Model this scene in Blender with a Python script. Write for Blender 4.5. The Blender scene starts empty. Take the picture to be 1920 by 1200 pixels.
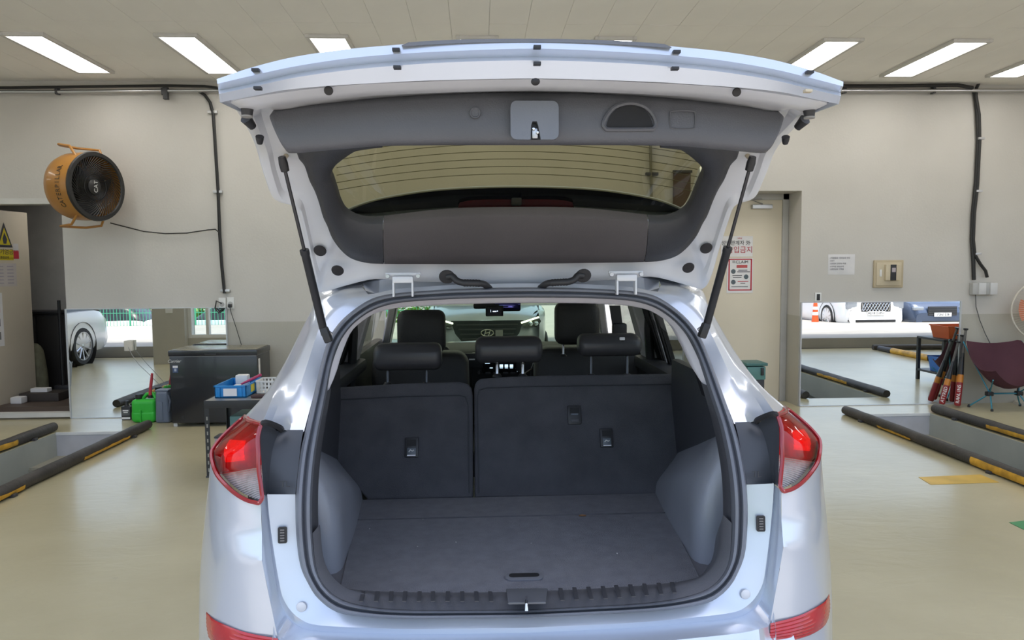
import bpy, bmesh, math, random
from mathutils import Vector, Matrix
random.seed(7)
R_ = math.radians

# ------------------------------------------------------------------ camera
F_PX = 1350.0
CAM = Vector((-0.1095, 0.0, 1.6))
YAW, PITCH, ROLL = 0.04568, -0.07031, -0.00765
_f = Vector((math.sin(YAW)*math.cos(PITCH), math.cos(YAW)*math.cos(PITCH), math.sin(PITCH)))
_r = Vector((math.cos(YAW), -math.sin(YAW), 0))
_u = _r.cross(_f)
CR = math.cos(ROLL)*_r + math.sin(ROLL)*_u
CU = -math.sin(ROLL)*_r + math.cos(ROLL)*_u
CF = _f
cam_d = bpy.data.cameras.new('camera')
cam_d.sensor_width = 36.0
cam_d.lens = F_PX/1920*36.0
cam_d.clip_start = 0.02
cam_d.clip_end = 200
cam = bpy.data.objects.new('camera', cam_d)
bpy.context.collection.objects.link(cam)
cam.matrix_world = Matrix(((CR.x, CU.x, -CF.x, CAM.x), (CR.y, CU.y, -CF.y, CAM.y), (CR.z, CU.z, -CF.z, CAM.z), (0, 0, 0, 1)))
scene = bpy.context.scene
scene.camera = cam

# ------------------------------------------------------------------ world, sun, exposure
world = bpy.data.worlds.new('world'); scene.world = world
world.use_nodes = True
wn = world.node_tree.nodes; wl = world.node_tree.links
wn.clear()
sky = wn.new('ShaderNodeTexSky'); sky.sky_type = 'NISHITA'
sky.sun_disc = False; sky.sun_elevation = R_(76); sky.sun_rotation = R_(12)
sky.air_density = 1.0; sky.dust_density = 4.0; sky.ozone_density = 1.0
bg = wn.new('ShaderNodeBackground'); bg.inputs['Strength'].default_value = 0.52
wo = wn.new('ShaderNodeOutputWorld')
hs = wn.new('ShaderNodeHueSaturation'); hs.inputs['Saturation'].default_value = 0.78; wl.new(sky.outputs[0], hs.inputs['Color']); wl.new(hs.outputs[0], bg.inputs[0]); wl.new(bg.outputs[0], wo.inputs[0])
sun_d = bpy.data.lights.new('sun', 'SUN'); sun_d.energy = 5.0; sun_d.angle = R_(1.0); sun_d.color = (1.0, 0.95, 0.88)
sun = bpy.data.objects.new('sun', sun_d); bpy.context.collection.objects.link(sun)
sun.rotation_euler = (R_(-14), 0, R_(-12))      # from beyond the building, high
LED_STRENGTH = 9.5
vs = scene.view_settings
vs.view_transform = 'Standard'; vs.look = 'None'; vs.gamma = 1.0; vs.use_curve_mapping = False
vs.exposure = 0.0
scene.cycles.max_bounces = 12; scene.cycles.transparent_max_bounces = 16; scene.cycles.diffuse_bounces = 5; scene.cycles.glossy_bounces = 6

# ------------------------------------------------------------------ helpers
COL = bpy.context.collection
def ray(px, py): return CF + CR*((px-960)/F_PX) - CU*((py-600)/F_PX)
def atY(px, py, Y):
    r = ray(px, py); return CAM + r*((Y-CAM.y)/r.y)
def atZ(px, py, Z=0.0):
    r = ray(px, py); return CAM + r*((Z-CAM.z)/r.z)
def lerp_tab(x, xs, ys):
    if x <= xs[0]: return ys[0]
    for i in range(1, len(xs)):
        if x <= xs[i]:
            t = (x-xs[i-1])/(xs[i]-xs[i-1]); return ys[i-1]+t*(ys[i]-ys[i-1])
    return ys[-1]
def mir(p): return Vector((-p[0], p[1], p[2]))

_mats = {}
def mat(name, col, rough=0.5, metal=0.0, var=0.06, vscale=6.0, bump=0.0, bscale=60.0, coat=0.0, emit=None, estr=0.0, spec=0.5, rvar=0.0):
    if name in _mats: return _mats[name]
    m = bpy.data.materials.new(name); m.use_nodes = True
    nt = m.node_tree; b = nt.nodes['Principled BSDF']; L = nt.links
    b.inputs['Roughness'].default_value = rough; b.inputs['Metallic'].default_value = metal
    b.inputs['Coat Weight'].default_value = coat; b.inputs['Coat Roughness'].default_value = 0.05
    b.inputs['Specular IOR Level'].default_value = spec
    tc = nt.nodes.new('ShaderNodeTexCoord')
    nz = nt.nodes.new('ShaderNodeTexNoise'); nz.inputs['Scale'].default_value = vscale; nz.inputs['Detail'].default_value = 4
    L.new(tc.outputs['Object'], nz.inputs['Vector'])
    rp = nt.nodes.new('ShaderNodeValToRGB')
    rp.color_ramp.elements[0].position = 0.3; rp.color_ramp.elements[1].position = 0.7
    rp.color_ramp.elements[0].color = (*[c*(1-var) for c in col], 1)
    rp.color_ramp.elements[1].color = (*[min(1, c*(1+var)) for c in col], 1)
    L.new(nz.outputs['Fac'], rp.inputs['Fac']); L.new(rp.outputs['Color'], b.inputs['Base Color'])
    if rvar:
        mr = nt.nodes.new('ShaderNodeMapRange'); mr.inputs['To Min'].default_value = max(0, rough-rvar); mr.inputs['To Max'].default_value = min(1, rough+rvar)
        L.new(nz.outputs['Fac'], mr.inputs['Value']); L.new(mr.outputs['Result'], b.inputs['Roughness'])
    if bump:
        n2 = nt.nodes.new('ShaderNodeTexNoise'); n2.inputs['Scale'].default_value = bscale; n2.inputs['Detail'].default_value = 3
        bp = nt.nodes.new('ShaderNodeBump'); bp.inputs['Strength'].default_value = bump; bp.inputs['Distance'].default_value = 0.01
        L.new(tc.outputs['Object'], n2.inputs['Vector']); L.new(n2.outputs['Fac'], bp.inputs['Height']); L.new(bp.outputs['Normal'], b.inputs['Normal'])
    if emit:
        b.inputs['Emission Color'].default_value = (*emit, 1); b.inputs['Emission Strength'].default_value = estr
    _mats[name] = m; return m
def glass(name, tint, ior=1.45, rough=0.0):
    if name in _mats: return _mats[name]
    m = bpy.data.materials.new(name); m.use_nodes = True; nt = m.node_tree; nt.nodes.clear(); L = nt.links
    o = nt.nodes.new('ShaderNodeOutputMaterial'); mx = nt.nodes.new('ShaderNodeMixShader')
    tr = nt.nodes.new('ShaderNodeBsdfTransparent'); tr.inputs[0].default_value = (*tint, 1)
    gl = nt.nodes.new('ShaderNodeBsdfGlossy'); gl.inputs['Roughness'].default_value = rough
    lw = nt.nodes.new('ShaderNodeLayerWeight'); lw.inputs['Blend'].default_value = 0.5
    pw = nt.nodes.new('ShaderNodeMath'); pw.operation = 'POWER'; pw.inputs[1].default_value = 4.0; L.new(lw.outputs['Facing'], pw.inputs[0])
    fr = nt.nodes.new('ShaderNodeMath'); fr.operation = 'MULTIPLY_ADD'; fr.inputs[1].default_value = 0.8; fr.inputs[2].default_value = ((ior-1)/(ior+1))**2; L.new(pw.outputs[0], fr.inputs[0])
    L.new(fr.outputs[0], mx.inputs[0]); L.new(tr.outputs[0], mx.inputs[1]); L.new(gl.outputs[0], mx.inputs[2]); L.new(mx.outputs[0], o.inputs[0])
    _mats[name] = m; return m
def mirror_mat():
    m = bpy.data.materials.new('mirror_glass'); m.use_nodes = True; nt = m.node_tree; nt.nodes.clear(); L = nt.links
    o = nt.nodes.new('ShaderNodeOutputMaterial'); gl = nt.nodes.new('ShaderNodeBsdfGlossy')
    gl.inputs['Color'].default_value = (0.86, 0.90, 0.90, 1); gl.inputs['Roughness'].default_value = 0.0
    L.new(gl.outputs[0], o.inputs[0]); return m

def put(name, bm, m, parent=None, smooth=False):
    me = bpy.data.meshes.new(name)
    bm.normal_update(); bm.to_mesh(me); bm.free()
    if smooth:
        for p in me.polygons: p.use_smooth = True
    o = bpy.data.objects.new(name, me); COL.objects.link(o)
    if m: me.materials.append(m)
    if parent: o.parent = parent
    return o
def sharp(o, deg=40):
    for p in o.data.polygons: p.use_smooth = True
    try: o.data.set_sharp_from_angle(angle=R_(deg))
    except Exception: pass
    return o
def empty(name, loc, label=None, cat=None, group=None, rot=(0, 0, 0)):
    o = bpy.data.objects.new(name, None); COL.objects.link(o); o.location = loc; o.rotation_euler = rot
    tag(o, label, cat, group); return o
def tag(o, label=None, cat=None, group=None, kind=None):
    if label: o['label'] = label
    if cat: o['category'] = cat
    if group: o['group'] = group
    if kind: o['kind'] = kind
    return o
def struct(o, label=None):
    o['kind'] = 'structure'
    if label: o['label'] = label
    return o

def bm_box(bm, c, s, bev=0.0, rot=None, seg=2):
    r = bmesh.ops.create_cube(bm, size=1.0)
    vs_ = r['verts']
    bmesh.ops.scale(bm, vec=s, verts=vs_)
    if bev > 0:
        es = list({e for v in vs_ for e in v.link_edges})
        rb = bmesh.ops.bevel(bm, geom=es, offset=bev, segments=seg, profile=0.6, affect='EDGES')
        vs_ = list({v for f in rb['faces'] for v in f.verts} | {v for v in vs_ if v.is_valid})
        vs_ = [v for v in vs_ if v.is_valid]
    M4 = Matrix.Translation(c)
    if rot: M4 = M4 @ rot
    bmesh.ops.transform(bm, matrix=M4, verts=vs_)
def box(name, c, s, m, parent=None, bev=0.0, rot=None, seg=2):
    bm = bmesh.new(); bm_box(bm, Vector(c), s, bev, rot, seg)
    o = put(name, bm, m, parent)
    if bev: sharp(o, 35)
    return o
def bm_tube(bm, pts, r, n=8, closed=False, caps=True):
    pts = [Vector(p) for p in pts]; N = len(pts)
    rs = r if isinstance(r, (list, tuple)) else [r]*N
    rings = []; prev = None
    for i, p in enumerate(pts):
        a = pts[i-1] if (i > 0 or closed) else p; b = pts[(i+1) % N] if (i < N-1 or closed) else p
        t = (b-a); t = t.normalized() if t.length > 1e-9 else Vector((0, 0, 1))
        if prev is None:
            ref = Vector((0, 0, 1)) if abs(t.z) < 0.9 else Vector((1, 0, 0))
            u = t.cross(ref).normalized()
        else:
            u = (prev - t*prev.dot(t)).normalized()
        prev = u; v = t.cross(u)
        rings.append([bm.verts.new(p + (u*math.cos(2*math.pi*k/n) + v*math.sin(2*math.pi*k/n))*rs[i]) for k in range(n)])
    M_ = N if closed else N-1
    for i in range(M_):
        a, b = rings[i], rings[(i+1) % N]
        for k in range(n): bm.faces.new((a[k], a[(k+1) % n], b[(k+1) % n], b[k]))
    if caps and not closed:
        bm.faces.new(list(reversed(rings[0]))); bm.faces.new(rings[-1])
def tube(name, pts, r, m, parent=None, n=8, closed=False):
    bm = bmesh.new(); bm_tube(bm, pts, r, n, closed); bmesh.ops.recalc_face_normals(bm, faces=bm.faces[:])
    return sharp(put(name, bm, m, parent), 50)
def bm_lathe(bm, prof, n=24, mtx=Matrix.Identity(4), a0=0, a1=2*math.pi):
    full = abs(a1-a0-2*math.pi) < 1e-6
    cols = []
    cnt = n if full else n+1
    for k in range(cnt):
        a = a0+(a1-a0)*k/n
        cols.append([bm.verts.new(mtx @ Vector((r*math.cos(a), r*math.sin(a), z))) for r, z in prof])
    for k in range(n):
        A, B = cols[k], cols[(k+1) % cnt]
        for j in range(len(prof)-1):
            try: bm.faces.new((A[j], B[j], B[j+1], A[j+1]))
            except ValueError: pass
def lathe(name, prof, m, parent=None, n=24, mtx=Matrix.Identity(4)):
    bm = bmesh.new(); bm_lathe(bm, prof, n, mtx)
    bmesh.ops.remove_doubles(bm, verts=bm.verts[:], dist=1e-5); bmesh.ops.recalc_face_normals(bm, faces=bm.faces[:])
    return sharp(put(name, bm, m, parent), 40)
def crom(pts, n):
    pts = [Vector(p) for p in pts]
    if len(pts) == 2: return [pts[0].lerp(pts[1], i/(n-1)) for i in range(n)]
    ext = [mir(pts[1]) if abs(pts[0].x) < 1e-6 else pts[0]*2-pts[1]] + pts + [mir(pts[-2]) if abs(pts[-1].x) < 1e-6 else pts[-1]*2-pts[-2]]
    d = []
    for i in range(1, len(ext)-2):
        p0, p1, p2, p3 = ext[i-1:i+3]
        for k in range(12):
            t = k/12
            d.append(0.5*((2*p1)+(p2-p0)*t+(2*p0-5*p1+4*p2-p3)*t*t+(3*p1-p0-3*p2+p3)*t**3))
    d.append(pts[-1])
    cum = [0]
    for i in range(1, len(d)): cum.append(cum[-1]+(d[i]-d[i-1]).length)
    out = []; j = 0
    for i in range(n):
        s = cum[-1]*i/(n-1)
        while j < len(d)-2 and cum[j+1] < s: j += 1
        L = cum[j+1]-cum[j]
        out.append(d[j].lerp(d[j+1], (s-cum[j])/L if L > 1e-12 else 0))
    return out
def dense(rows, k=4):      # refine across rows with a spline (k sub steps)
    n = len(rows[0]); out = []
    cols = [crom([r[i] for r in rows], (len(rows)-1)*k+1) for i in range(n)]
    return [[c[j] for c in cols] for j in range((len(rows)-1)*k+1)]
def bm_grid(bm, rows, closed=False):
    V = [[bm.verts.new(p) for p in r] for r in rows]
    for i in range(len(V)-1):
        n = len(V[i])
        for k in range(n if closed else n-1):
            try: bm.faces.new((V[i][k], V[i][(k+1) % n], V[i+1][(k+1) % n], V[i+1][k]))
            except ValueError: pass
def grid(name, rows, m, parent=None, joined=False, both=False, closed=False, thick=0.0, ang=35, merge=1e-4, tofront=True):
    """rows of 3D points -> surface. joined: add the mirror image about x=0 in the same mesh; both: a second, mirrored object."""
    def make(rr):
        bm = bmesh.new(); bm_grid(bm, rr, closed)
        if joined: bm_grid(bm, [[mir(p) for p in r] for r in rr], closed)
        bmesh.ops.remove_doubles(bm, verts=bm.verts[:], dist=merge)
        bmesh.ops.recalc_face_normals(bm, faces=bm.faces[:])
        if thick:
            bm.normal_update()
            if tofront:
                # make normals look back to the viewer side (-Y) on average
                s = sum((f.normal.y+0.35*f.normal.z*0)*f.calc_area() for f in bm.faces)
                if s > 0: bmesh.ops.reverse_faces(bm, faces=bm.faces[:])
            bmesh.ops.solidify(bm, geom=bm.faces[:], thickness=thick)
        return sharp(put(name, bm, m, parent), ang)
    o = make(rows)
    if both: return o, make([[mir(p) for p in r] for r in rows])
    return o
def plate(name, outline, off, m, parent=None, bev=0.0, seg=2):
    """closed outline extruded by vector off"""
    bm = bmesh.new(); vs_ = [bm.verts.new(Vector(p)) for p in outline]
    f = bm.faces.new(vs_)
    r = bmesh.ops.extrude_face_region(bm, geom=[f])
    bmesh.ops.translate(bm, vec=Vector(off), verts=[v for v in r['geom'] if isinstance(v, bmesh.types.BMVert)])
    bmesh.ops.recalc_face_normals(bm, faces=bm.faces[:])
    if bev:
        es = [e for e in bm.edges if len(e.link_faces) == 2 and e.calc_face_angle(0) > 0.5]
        bmesh.ops.bevel(bm, geom=es, offset=bev, segments=seg, profile=0.6, affect='EDGES')
    o = put(name, bm, m, parent)
    return sharp(o, 35)
def rrect(w, h, r, n=4):
    pts = []
    for cx, cy, a in ((w/2-r, h/2-r, 0), (-w/2+r, h/2-r, 90), (-w/2+r, -h/2+r, 180), (w/2-r, -h/2+r, 270)):
        for k in range(n+1):
            t = R_(a+90*k/n); pts.append((cx+r*math.cos(t), cy+r*math.sin(t)))
    return pts
def text(name, s, size, m, parent, loc, rot=(R_(90), 0, 0), align='CENTER', ext=0.0006, sx=1.0, shear=0.0):
    c = bpy.data.curves.new(name, 'FONT'); c.body = s; c.size = size; c.align_x = align; c.align_y = 'CENTER'; c.extrude = ext; c.shear = shear
    c.resolution_u = 3
    t = bpy.data.objects.new(name, c); COL.objects.link(t)
    dg = bpy.context.evaluated_depsgraph_get()
    me = bpy.data.meshes.new_from_object(t.evaluated_get(dg)); me.name = name
    bpy.data.objects.remove(t); bpy.data.curves.remove(c)
    o = bpy.data.objects.new(name, me); COL.objects.link(o)
    me.materials.clear(); me.materials.append(m)
    o.location = loc; o.rotation_euler = rot; o.scale = (sx, 1, 1)
    if parent: o.parent = parent
    return o
def copy_tree(o, parent=None):
    c = o.copy(); COL.objects.link(c); c.parent = parent
    for ch in [x for x in o.children]: copy_tree(ch, c)
    return c

# ------------------------------------------------------------------ the room
WY = 8.05; CZ = 3.64; FY = 2.3
def wall_material():
    m = bpy.data.materials.new('two_tone_wall_paint'); m.use_nodes = True; nt = m.node_tree; L = nt.links; b = nt.nodes['Principled BSDF']
    b.inputs['Roughness'].default_value = 0.55
    tc = nt.nodes.new('ShaderNodeTexCoord'); sp = nt.nodes.new('ShaderNodeSeparateXYZ'); L.new(tc.outputs['Object'], sp.inputs[0])
    gt = nt.nodes.new('ShaderNodeMath'); gt.operation = 'GREATER_THAN'; gt.inputs[1].default_value = 1.043; L.new(sp.outputs['Z'], gt.inputs[0])
    nz = nt.nodes.new('ShaderNodeTexNoise'); nz.inputs['Scale'].default_value = 1.3; nz.inputs['Detail'].default_value = 5; L.new(tc.outputs['Object'], nz.inputs['Vector'])
    r1 = nt.nodes.new('ShaderNodeValToRGB'); r1.color_ramp.elements[0].position = .3; r1.color_ramp.elements[1].position = .7
    r1.color_ramp.elements[0].color = (.53, .508, .47, 1); r1.color_ramp.elements[1].color = (.58, .558, .52, 1)
    r2 = nt.nodes.new('ShaderNodeValToRGB'); r2.color_ramp.elements[0].position = .3; r2.color_ramp.elements[1].position = .7
    r2.color_ramp.elements[0].color = (.405, .385, .33, 1); r2.color_ramp.elements[1].color = (.46, .44, .38, 1)
    L.new(nz.outputs['Fac'], r1.inputs[0]); L.new(nz.outputs['Fac'], r2.inputs[0])
    mx = nt.nodes.new('ShaderNodeMix'); mx.data_type = 'RGBA'; L.new(gt.outputs[0], mx.inputs[0]); L.new(r2.outputs[0], mx.inputs[6]); L.new(r1.outputs[0], mx.inputs[7])
    L.new(mx.outputs[2], b.inputs['Base Color'])
    n2 = nt.nodes.new('ShaderNodeTexNoise'); n2.inputs['Scale'].default_value = 45; L.new(tc.outputs['Object'], n2.inputs['Vector'])
    bp = nt.nodes.new('ShaderNodeBump'); bp.inputs['Strength'].default_value = .12; bp.inputs['Distance'].default_value = .01
    L.new(n2.outputs['Fac'], bp.inputs['Height']); L.new(bp.outputs['Normal'], b.inputs['Normal'])
    return m
def floor_material():
    m = bpy.data.materials.new('epoxy_floor'); m.use_nodes = True; nt = m.node_tree; L = nt.links; b = nt.nodes['Principled BSDF']
    tc = nt.nodes.new('ShaderNodeTexCoord')
    nz = nt.nodes.new('ShaderNodeTexNoise'); nz.inputs['Scale'].default_value = .9; nz.inputs['Detail'].default_value = 7; nz.inputs['Roughness'].default_value = .6
    L.new(tc.outputs['Object'], nz.inputs['Vector'])
    rp = nt.nodes.new('ShaderNodeValToRGB'); rp.color_ramp.elements[0].position = .3; rp.color_ramp.elements[1].position = .72
    rp.color_ramp.elements[0].color = (.41, .365, .225, 1); rp.color_ramp.elements[1].color = (.53, .48, .315, 1)
    L.new(nz.outputs['Fac'], rp.inputs[0])
    sp = nt.nodes.new('ShaderNodeTexNoise'); sp.inputs['Scale'].default_value = 14; sp.inputs['Detail'].default_value = 3; L.new(tc.outputs['Object'], sp.inputs['Vector'])
    r3 = nt.nodes.new('ShaderNodeValToRGB'); r3.color_ramp.elements[0].position = .70; r3.color_ramp.elements[1].position = .78
    r3.color_ramp.elements[0].color = (0, 0, 0, 1); r3.color_ramp.elements[1].color = (.35, .35, .35, 1)
    L.new(sp.outputs['Fac'], r3.inputs[0])
    mx = nt.nodes.new('ShaderNodeMix'); mx.data_type = 'RGBA'; L.new(r3.outputs[0], mx.inputs[0]); L.new(rp.outputs[0], mx.inputs[6]); mx.inputs[7].default_value = (.27, .245, .18, 1)
    L.new(mx.outputs[2], b.inputs['Base Color'])
    mp = nt.nodes.new('ShaderNodeMapping'); mp.inputs['Scale'].default_value = (2.2, 5.0, 1)
    L.new(tc.outputs['Object'], mp.inputs[0])
    n2 = nt.nodes.new('ShaderNodeTexNoise'); n2.inputs['Scale'].default_value = 1.6; n2.inputs['Detail'].default_value = 4; n2.inputs['Distortion'].default_value = 1.2
    L.new(mp.outputs[0], n2.inputs['Vector'])
    bp = nt.nodes.new('ShaderNodeBump'); bp.inputs['Strength'].default_value = .10; bp.inputs['Distance'].default_value = .03
    L.new(n2.outputs['Fac'], bp.inputs['Height']); L.new(bp.outputs['Normal'], b.inputs['Normal'])
    b.inputs['Roughness'].default_value = .30; b.inputs['Coat Weight'].default_value = .25; b.inputs['Coat Roughness'].default_value = .12
    return m
M_wall = wall_material(); M_floor = floor_material(); M_mirror = mirror_mat()
M_white = mat('white_plastic', (.74, .74, .72), .4); M_black = mat('black_plastic', (.02, .02, .022), .45)
M_dgrey = mat('dark_grey_metal', (.07, .07, .075), .5, .3); M_steel = mat('galvanised_steel', (.55, .55, .56), .35, .9)
M_paper = mat('paper', (.80, .78, .78), .8, var=.02); M_ink = mat('print_ink', (.05, .05, .06), .8); M_red_ink = mat('red_print_ink', (.5, .03, .05), .8)
M_cable = mat('black_cable', (.015, .015, .015), .5)

bm = bmesh.new()
def seg(x0, x1, z0, z1, y0=WY, y1=WY+.4): bm_box(bm, Vector(((x0+x1)/2, (y0+y1)/2, (z0+z1)/2)), (x1-x0, y1-y0, z1-z0))
DLx0, DLx1, DLz = -5.78, -4.60, 2.40; DRx0, DRx1, DRz = 2.42, 3.545, 2.46
seg(-12, DLx0, 0, CZ+.6); seg(DLx0, DLx1, DLz, CZ+.6); seg(DLx1, DRx0, 0, CZ+.6); seg(DRx0, DRx1, DRz, CZ+.6); seg(DRx1, 12, 0, CZ+.6)
struct(put('wall_front', bm, M_wall))
bm = bmesh.new(); seg(-12.2, -12, 0, CZ+.6, FY, WY+.4); struct(put('wall_left', bm, M_wall))
bm = bmesh.new(); seg(12, 12.2, 0, CZ+.6, FY, WY+.4); struct(put('wall_right', bm, M_wall))

# pits cut in the floor
PITS = [(-4.375, -3.55, 2.9, 7.35), (3.905, 4.80, 2.9, 7.56)]
bm = bmesh.new()
def fseg(x0, x1, y0, y1): bm_box(bm, Vector(((x0+x1)/2, (y0+y1)/2, -.06)), (x1-x0, y1-y0, .12))
xs = -12.0
for (a, b_, c, d) in PITS:
    fseg(xs, a, FY, WY+.45); fseg(a, b_, FY, c); fseg(a, b_, d, WY+.45); xs = b_
fseg(xs, 12, FY, WY+.45)
floor = struct(put('floor', bm, M_floor))
M_pitw = mat('pit_wall_paint', (.37, .39, .36), .45, var=.08, vscale=3); M_pitf = mat('pit_ledge', (.33, .31, .25), .5); M_pitd = mat('pit_floor_dark', (.06, .06, .06), .6)
M_pitend = mat('pit_end_wall_paint', (.50, .50, .53), .45)
for (a, b_, c, d) in PITS:
    bm = bmesh.new()
    for x in (a-.024, b_+.024): bm_box(bm, Vector((x, (c+d)/2, -.155)), (.06, d-c+.01, .30))
    for x in (a-.11, b_+.11): bm_box(bm, Vector((x, (c+d)/2, -.86)), (.06, d-c+.12, 1.08))
    bm_box(bm, Vector(((a+b_)/2, c-.03, -.76)), (b_-a+.3, .06, 1.28))
    o = struct(put('trim_1' if a < 0 else 'trim_2', bm, M_pitw), 'painted lining of the inspection pit sunk in the floor')
    bm = bmesh.new(); bm_box(bm, Vector(((a+b_)/2, d+.022, -.135)), (b_-a, .06, .265)); put('end_wall', bm, M_pitend, o)
    bm = bmesh.new(); bm_box(bm, Vector(((a+b_)/2, d-.20, -.255)), (b_-a, .52, .03)); bm_box(bm, Vector(((a+b_)/2, d-.46, -.62)), (b_-a+.2, .03, .74)); put('step', bm, M_pitf, o)
    bm = bmesh.new(); bm_box(bm, Vector(((a+b_)/2, (c+d)/2, -1.42)), (b_-a+.3, d-c+.2, .04)); put('pit_floor', bm, M_pitd, o)
    bm = bmesh.new(); bm_box(bm, Vector(((a+b_)/2, d-.010, -.014)), (b_-a-.01, .012, .03), .003); put('edge_angle', bm, M_white, o)

# pit rails
M_rail = mat('black_taped_pipe', (.045, .04, .037), .55, var=.35, vscale=5, bump=.25, bscale=40); M_yel = mat('worn_yellow_paint', (.60, .33, .03), .5, var=.3, vscale=12, bump=.2)
def rail(x, y0, y1, label, bands, side, r=.05, lean=0.0):
    e = empty('pit_rail', (x, (y0+y1)/2, 0), label, 'rail', 'pipe rails along the pits')
    h = (y1-y0)/2; zc = .047
    prof = []
    bm = bmesh.new()
    n = 26; pts = [(random.uniform(-.003, .003), -h+2*h*i/n, zc) for i in range(n+1)]
    bm_tube(bm, pts, [r*(.9 if i in (0, n) else random.uniform(.97, 1.03)) for i in range(n+1)], 14)
    bmesh.ops.recalc_face_normals(bm, faces=bm.faces[:]); sharp(put('pipe', bm, M_rail, e), 50)
    for i in range(3):
        y = -h+.4+(2*h-.8)*i/2
        box('foot_clip', (0, y, .012), (.13, .05, .024), M_dgrey, e, .004)
    for (ya, yb, a0, a1) in bands:
        bm = bmesh.new(); rows = []
        for i in range(13):
            yy = ya+(yb-ya)*i/12-(y0+y1)/2
            j0, j1 = a0+random.uniform(-4, 4), a1+random.uniform(-5, 5)
            rows.append([Vector((side*(r+.004)*math.cos(R_(j0+(j1-j0)*k/6)), yy, zc+(r+.004)*math.sin(R_(j0+(j1-j0)*k/6)))) for k in range(7)])
        bm_grid(bm, rows); bmesh.ops.recalc_face_normals(bm, faces=bm.faces[:]); sharp(put('yellow_band', bm, M_yel, e), 60)
    return e
rail(-3.505, 3.0, 7.44, 'black pipe rail on the near edge of the pit beside the green jug', [(6.15, 6.95, -35, -5), (4.2, 5.35, -35, 2)], 1)
rail(-4.42, 3.0, 7.40, 'short stretch of pipe rail at the left picture edge, beyond the pit', [(5.9, 6.75, -30, 25)], 1)
rail(3.855, 3.0, 7.56, 'long pipe rail from beside the right tail lamp with broad yellow band', [(6.3, 6.85, -38, -12), (4.2, 5.5, -40, 30)], -1)
rail(4.86, 3.0, 7.57, 'pipe rail in front of the camping chair, beyond the pit', [(5.85, 6.7, -25, 15)], -1)

# floor markings
M_ymark = mat('yellow_floor_paint', (.62, .40, .07), .45, var=.12); M_gmark = mat('green_floor_paint', (.05, .26, .10), .45)
def mark(name, pts, m, label):
    p = [atZ(px, py, .0) for px, py in pts]
    for q in p: q.z = .001
    tag(plate(name, p, (0, 0, .0015), m), label, 'floor marking')
mark('floor_marking', [(1722, 895), (1838, 890), (1874, 905), (1745, 909)], M_ymark, 'yellow painted stripe on the floor beside the right pit rail')
mark('floor_marking', [(1892, 980), (1960, 972), (1975, 1010), (1918, 993)], M_gmark, 'green painted mark on the floor at the right picture edge')

# ceiling
M_ceil = mat('ceiling_board', (.90, .875, .825), .75, var=.03, vscale=2); M_cback = mat('ceiling_back', (.55, .52, .48), .9)
bm = bmesh.new(); bm_box(bm, Vector((0, (FY+WY)/2, CZ+.06)), (24, WY-FY+.2, .1)); ceiling = struct(put('ceiling', bm, M_cback))
bm = bmesh.new(); bm_box(bm, Vector((0, 0, 0)), (.3178, .9478, .012)); proto = put('panel', bm, M_ceil, ceiling); proto.location = (-5.6, 7.57, CZ+.004)
nx = int(11.6/.32)
for j in range(3):
    for i in range(nx+1):
        if i == 0 and j == 0: continue
        c = proto.copy(); COL.objects.link(c); c.parent = ceiling; c.location = (-5.6+.32*i, 7.57-.95*j, CZ+.004+random.uniform(-.0012, .0012))
bm = bmesh.new()
for x0, x1, y0, y1 in ((-12, -5.77, FY, WY), (5.95, 12, FY, WY), (-5.77, 5.95, FY, 5.19)): bm_box(bm, Vector(((x0+x1)/2, (y0+y1)/2, CZ+.004)), (x1-x0, y1-y0, .012))
put('plain_boarding', bm, M_ceil, ceiling)
M_led = mat('led_diffuser', (.9, .9, .9), .5, var=0, emit=(1.0, .985, .94), estr=LED_STRENGTH)
M_lframe = mat('lamp_frame', (.62, .60, .57), .4)
def led(x, y, label, group='recessed ceiling light panels'):
    e = empty('ceiling_light', (x, y, CZ-.004), label, 'ceiling light', group)
    bm = bmesh.new()
    for sx in (-1, 1): bm_box(bm, Vector((sx*.1675, 0, -.014)), (.035, 1.21, .028), .003)
    for sy in (-1, 1): bm_box(bm, Vector((0, sy*.5875, -.014)), (.30, .035, .028), .003)
    sharp(put('frame', bm, M_lframe, e), 35)
    box('diffuser', (0, 0, -.012), (.30, 1.14, .008), M_led, e)
led_spots = [(-3.96, 'ceiling light panel nearest the left picture edge'), (-2.68, 'second ceiling light panel from the left, beside the raised tailgate'), (-1.40, 'ceiling light panel half hidden behind the raised tailgate'),
             (-.1, 'ceiling light panel hidden above the middle of the tailgate'), (1.12, 'ceiling light panel whose frame edge just shows over the tailgate'), (3.17, 'ceiling light panel touching the right end of the tailgate'), (4.36, 'ceiling light panel second from the right picture edge'), (5.52, 'ceiling light panel cut by the right picture edge')]
for x, l in led_spots: led(x, 7.04, l)
for x in (-8, -5.3, -3.96, -2.68, 3.17, 4.36, 7, 9.5): led(x, 3.75, 'ceiling light panel in the row nearer the open side')
for x in (-9.0, -6.6, 7.4, 9.8): led(x, 7.04, 'ceiling light panel out over the neighbouring bays')

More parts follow.
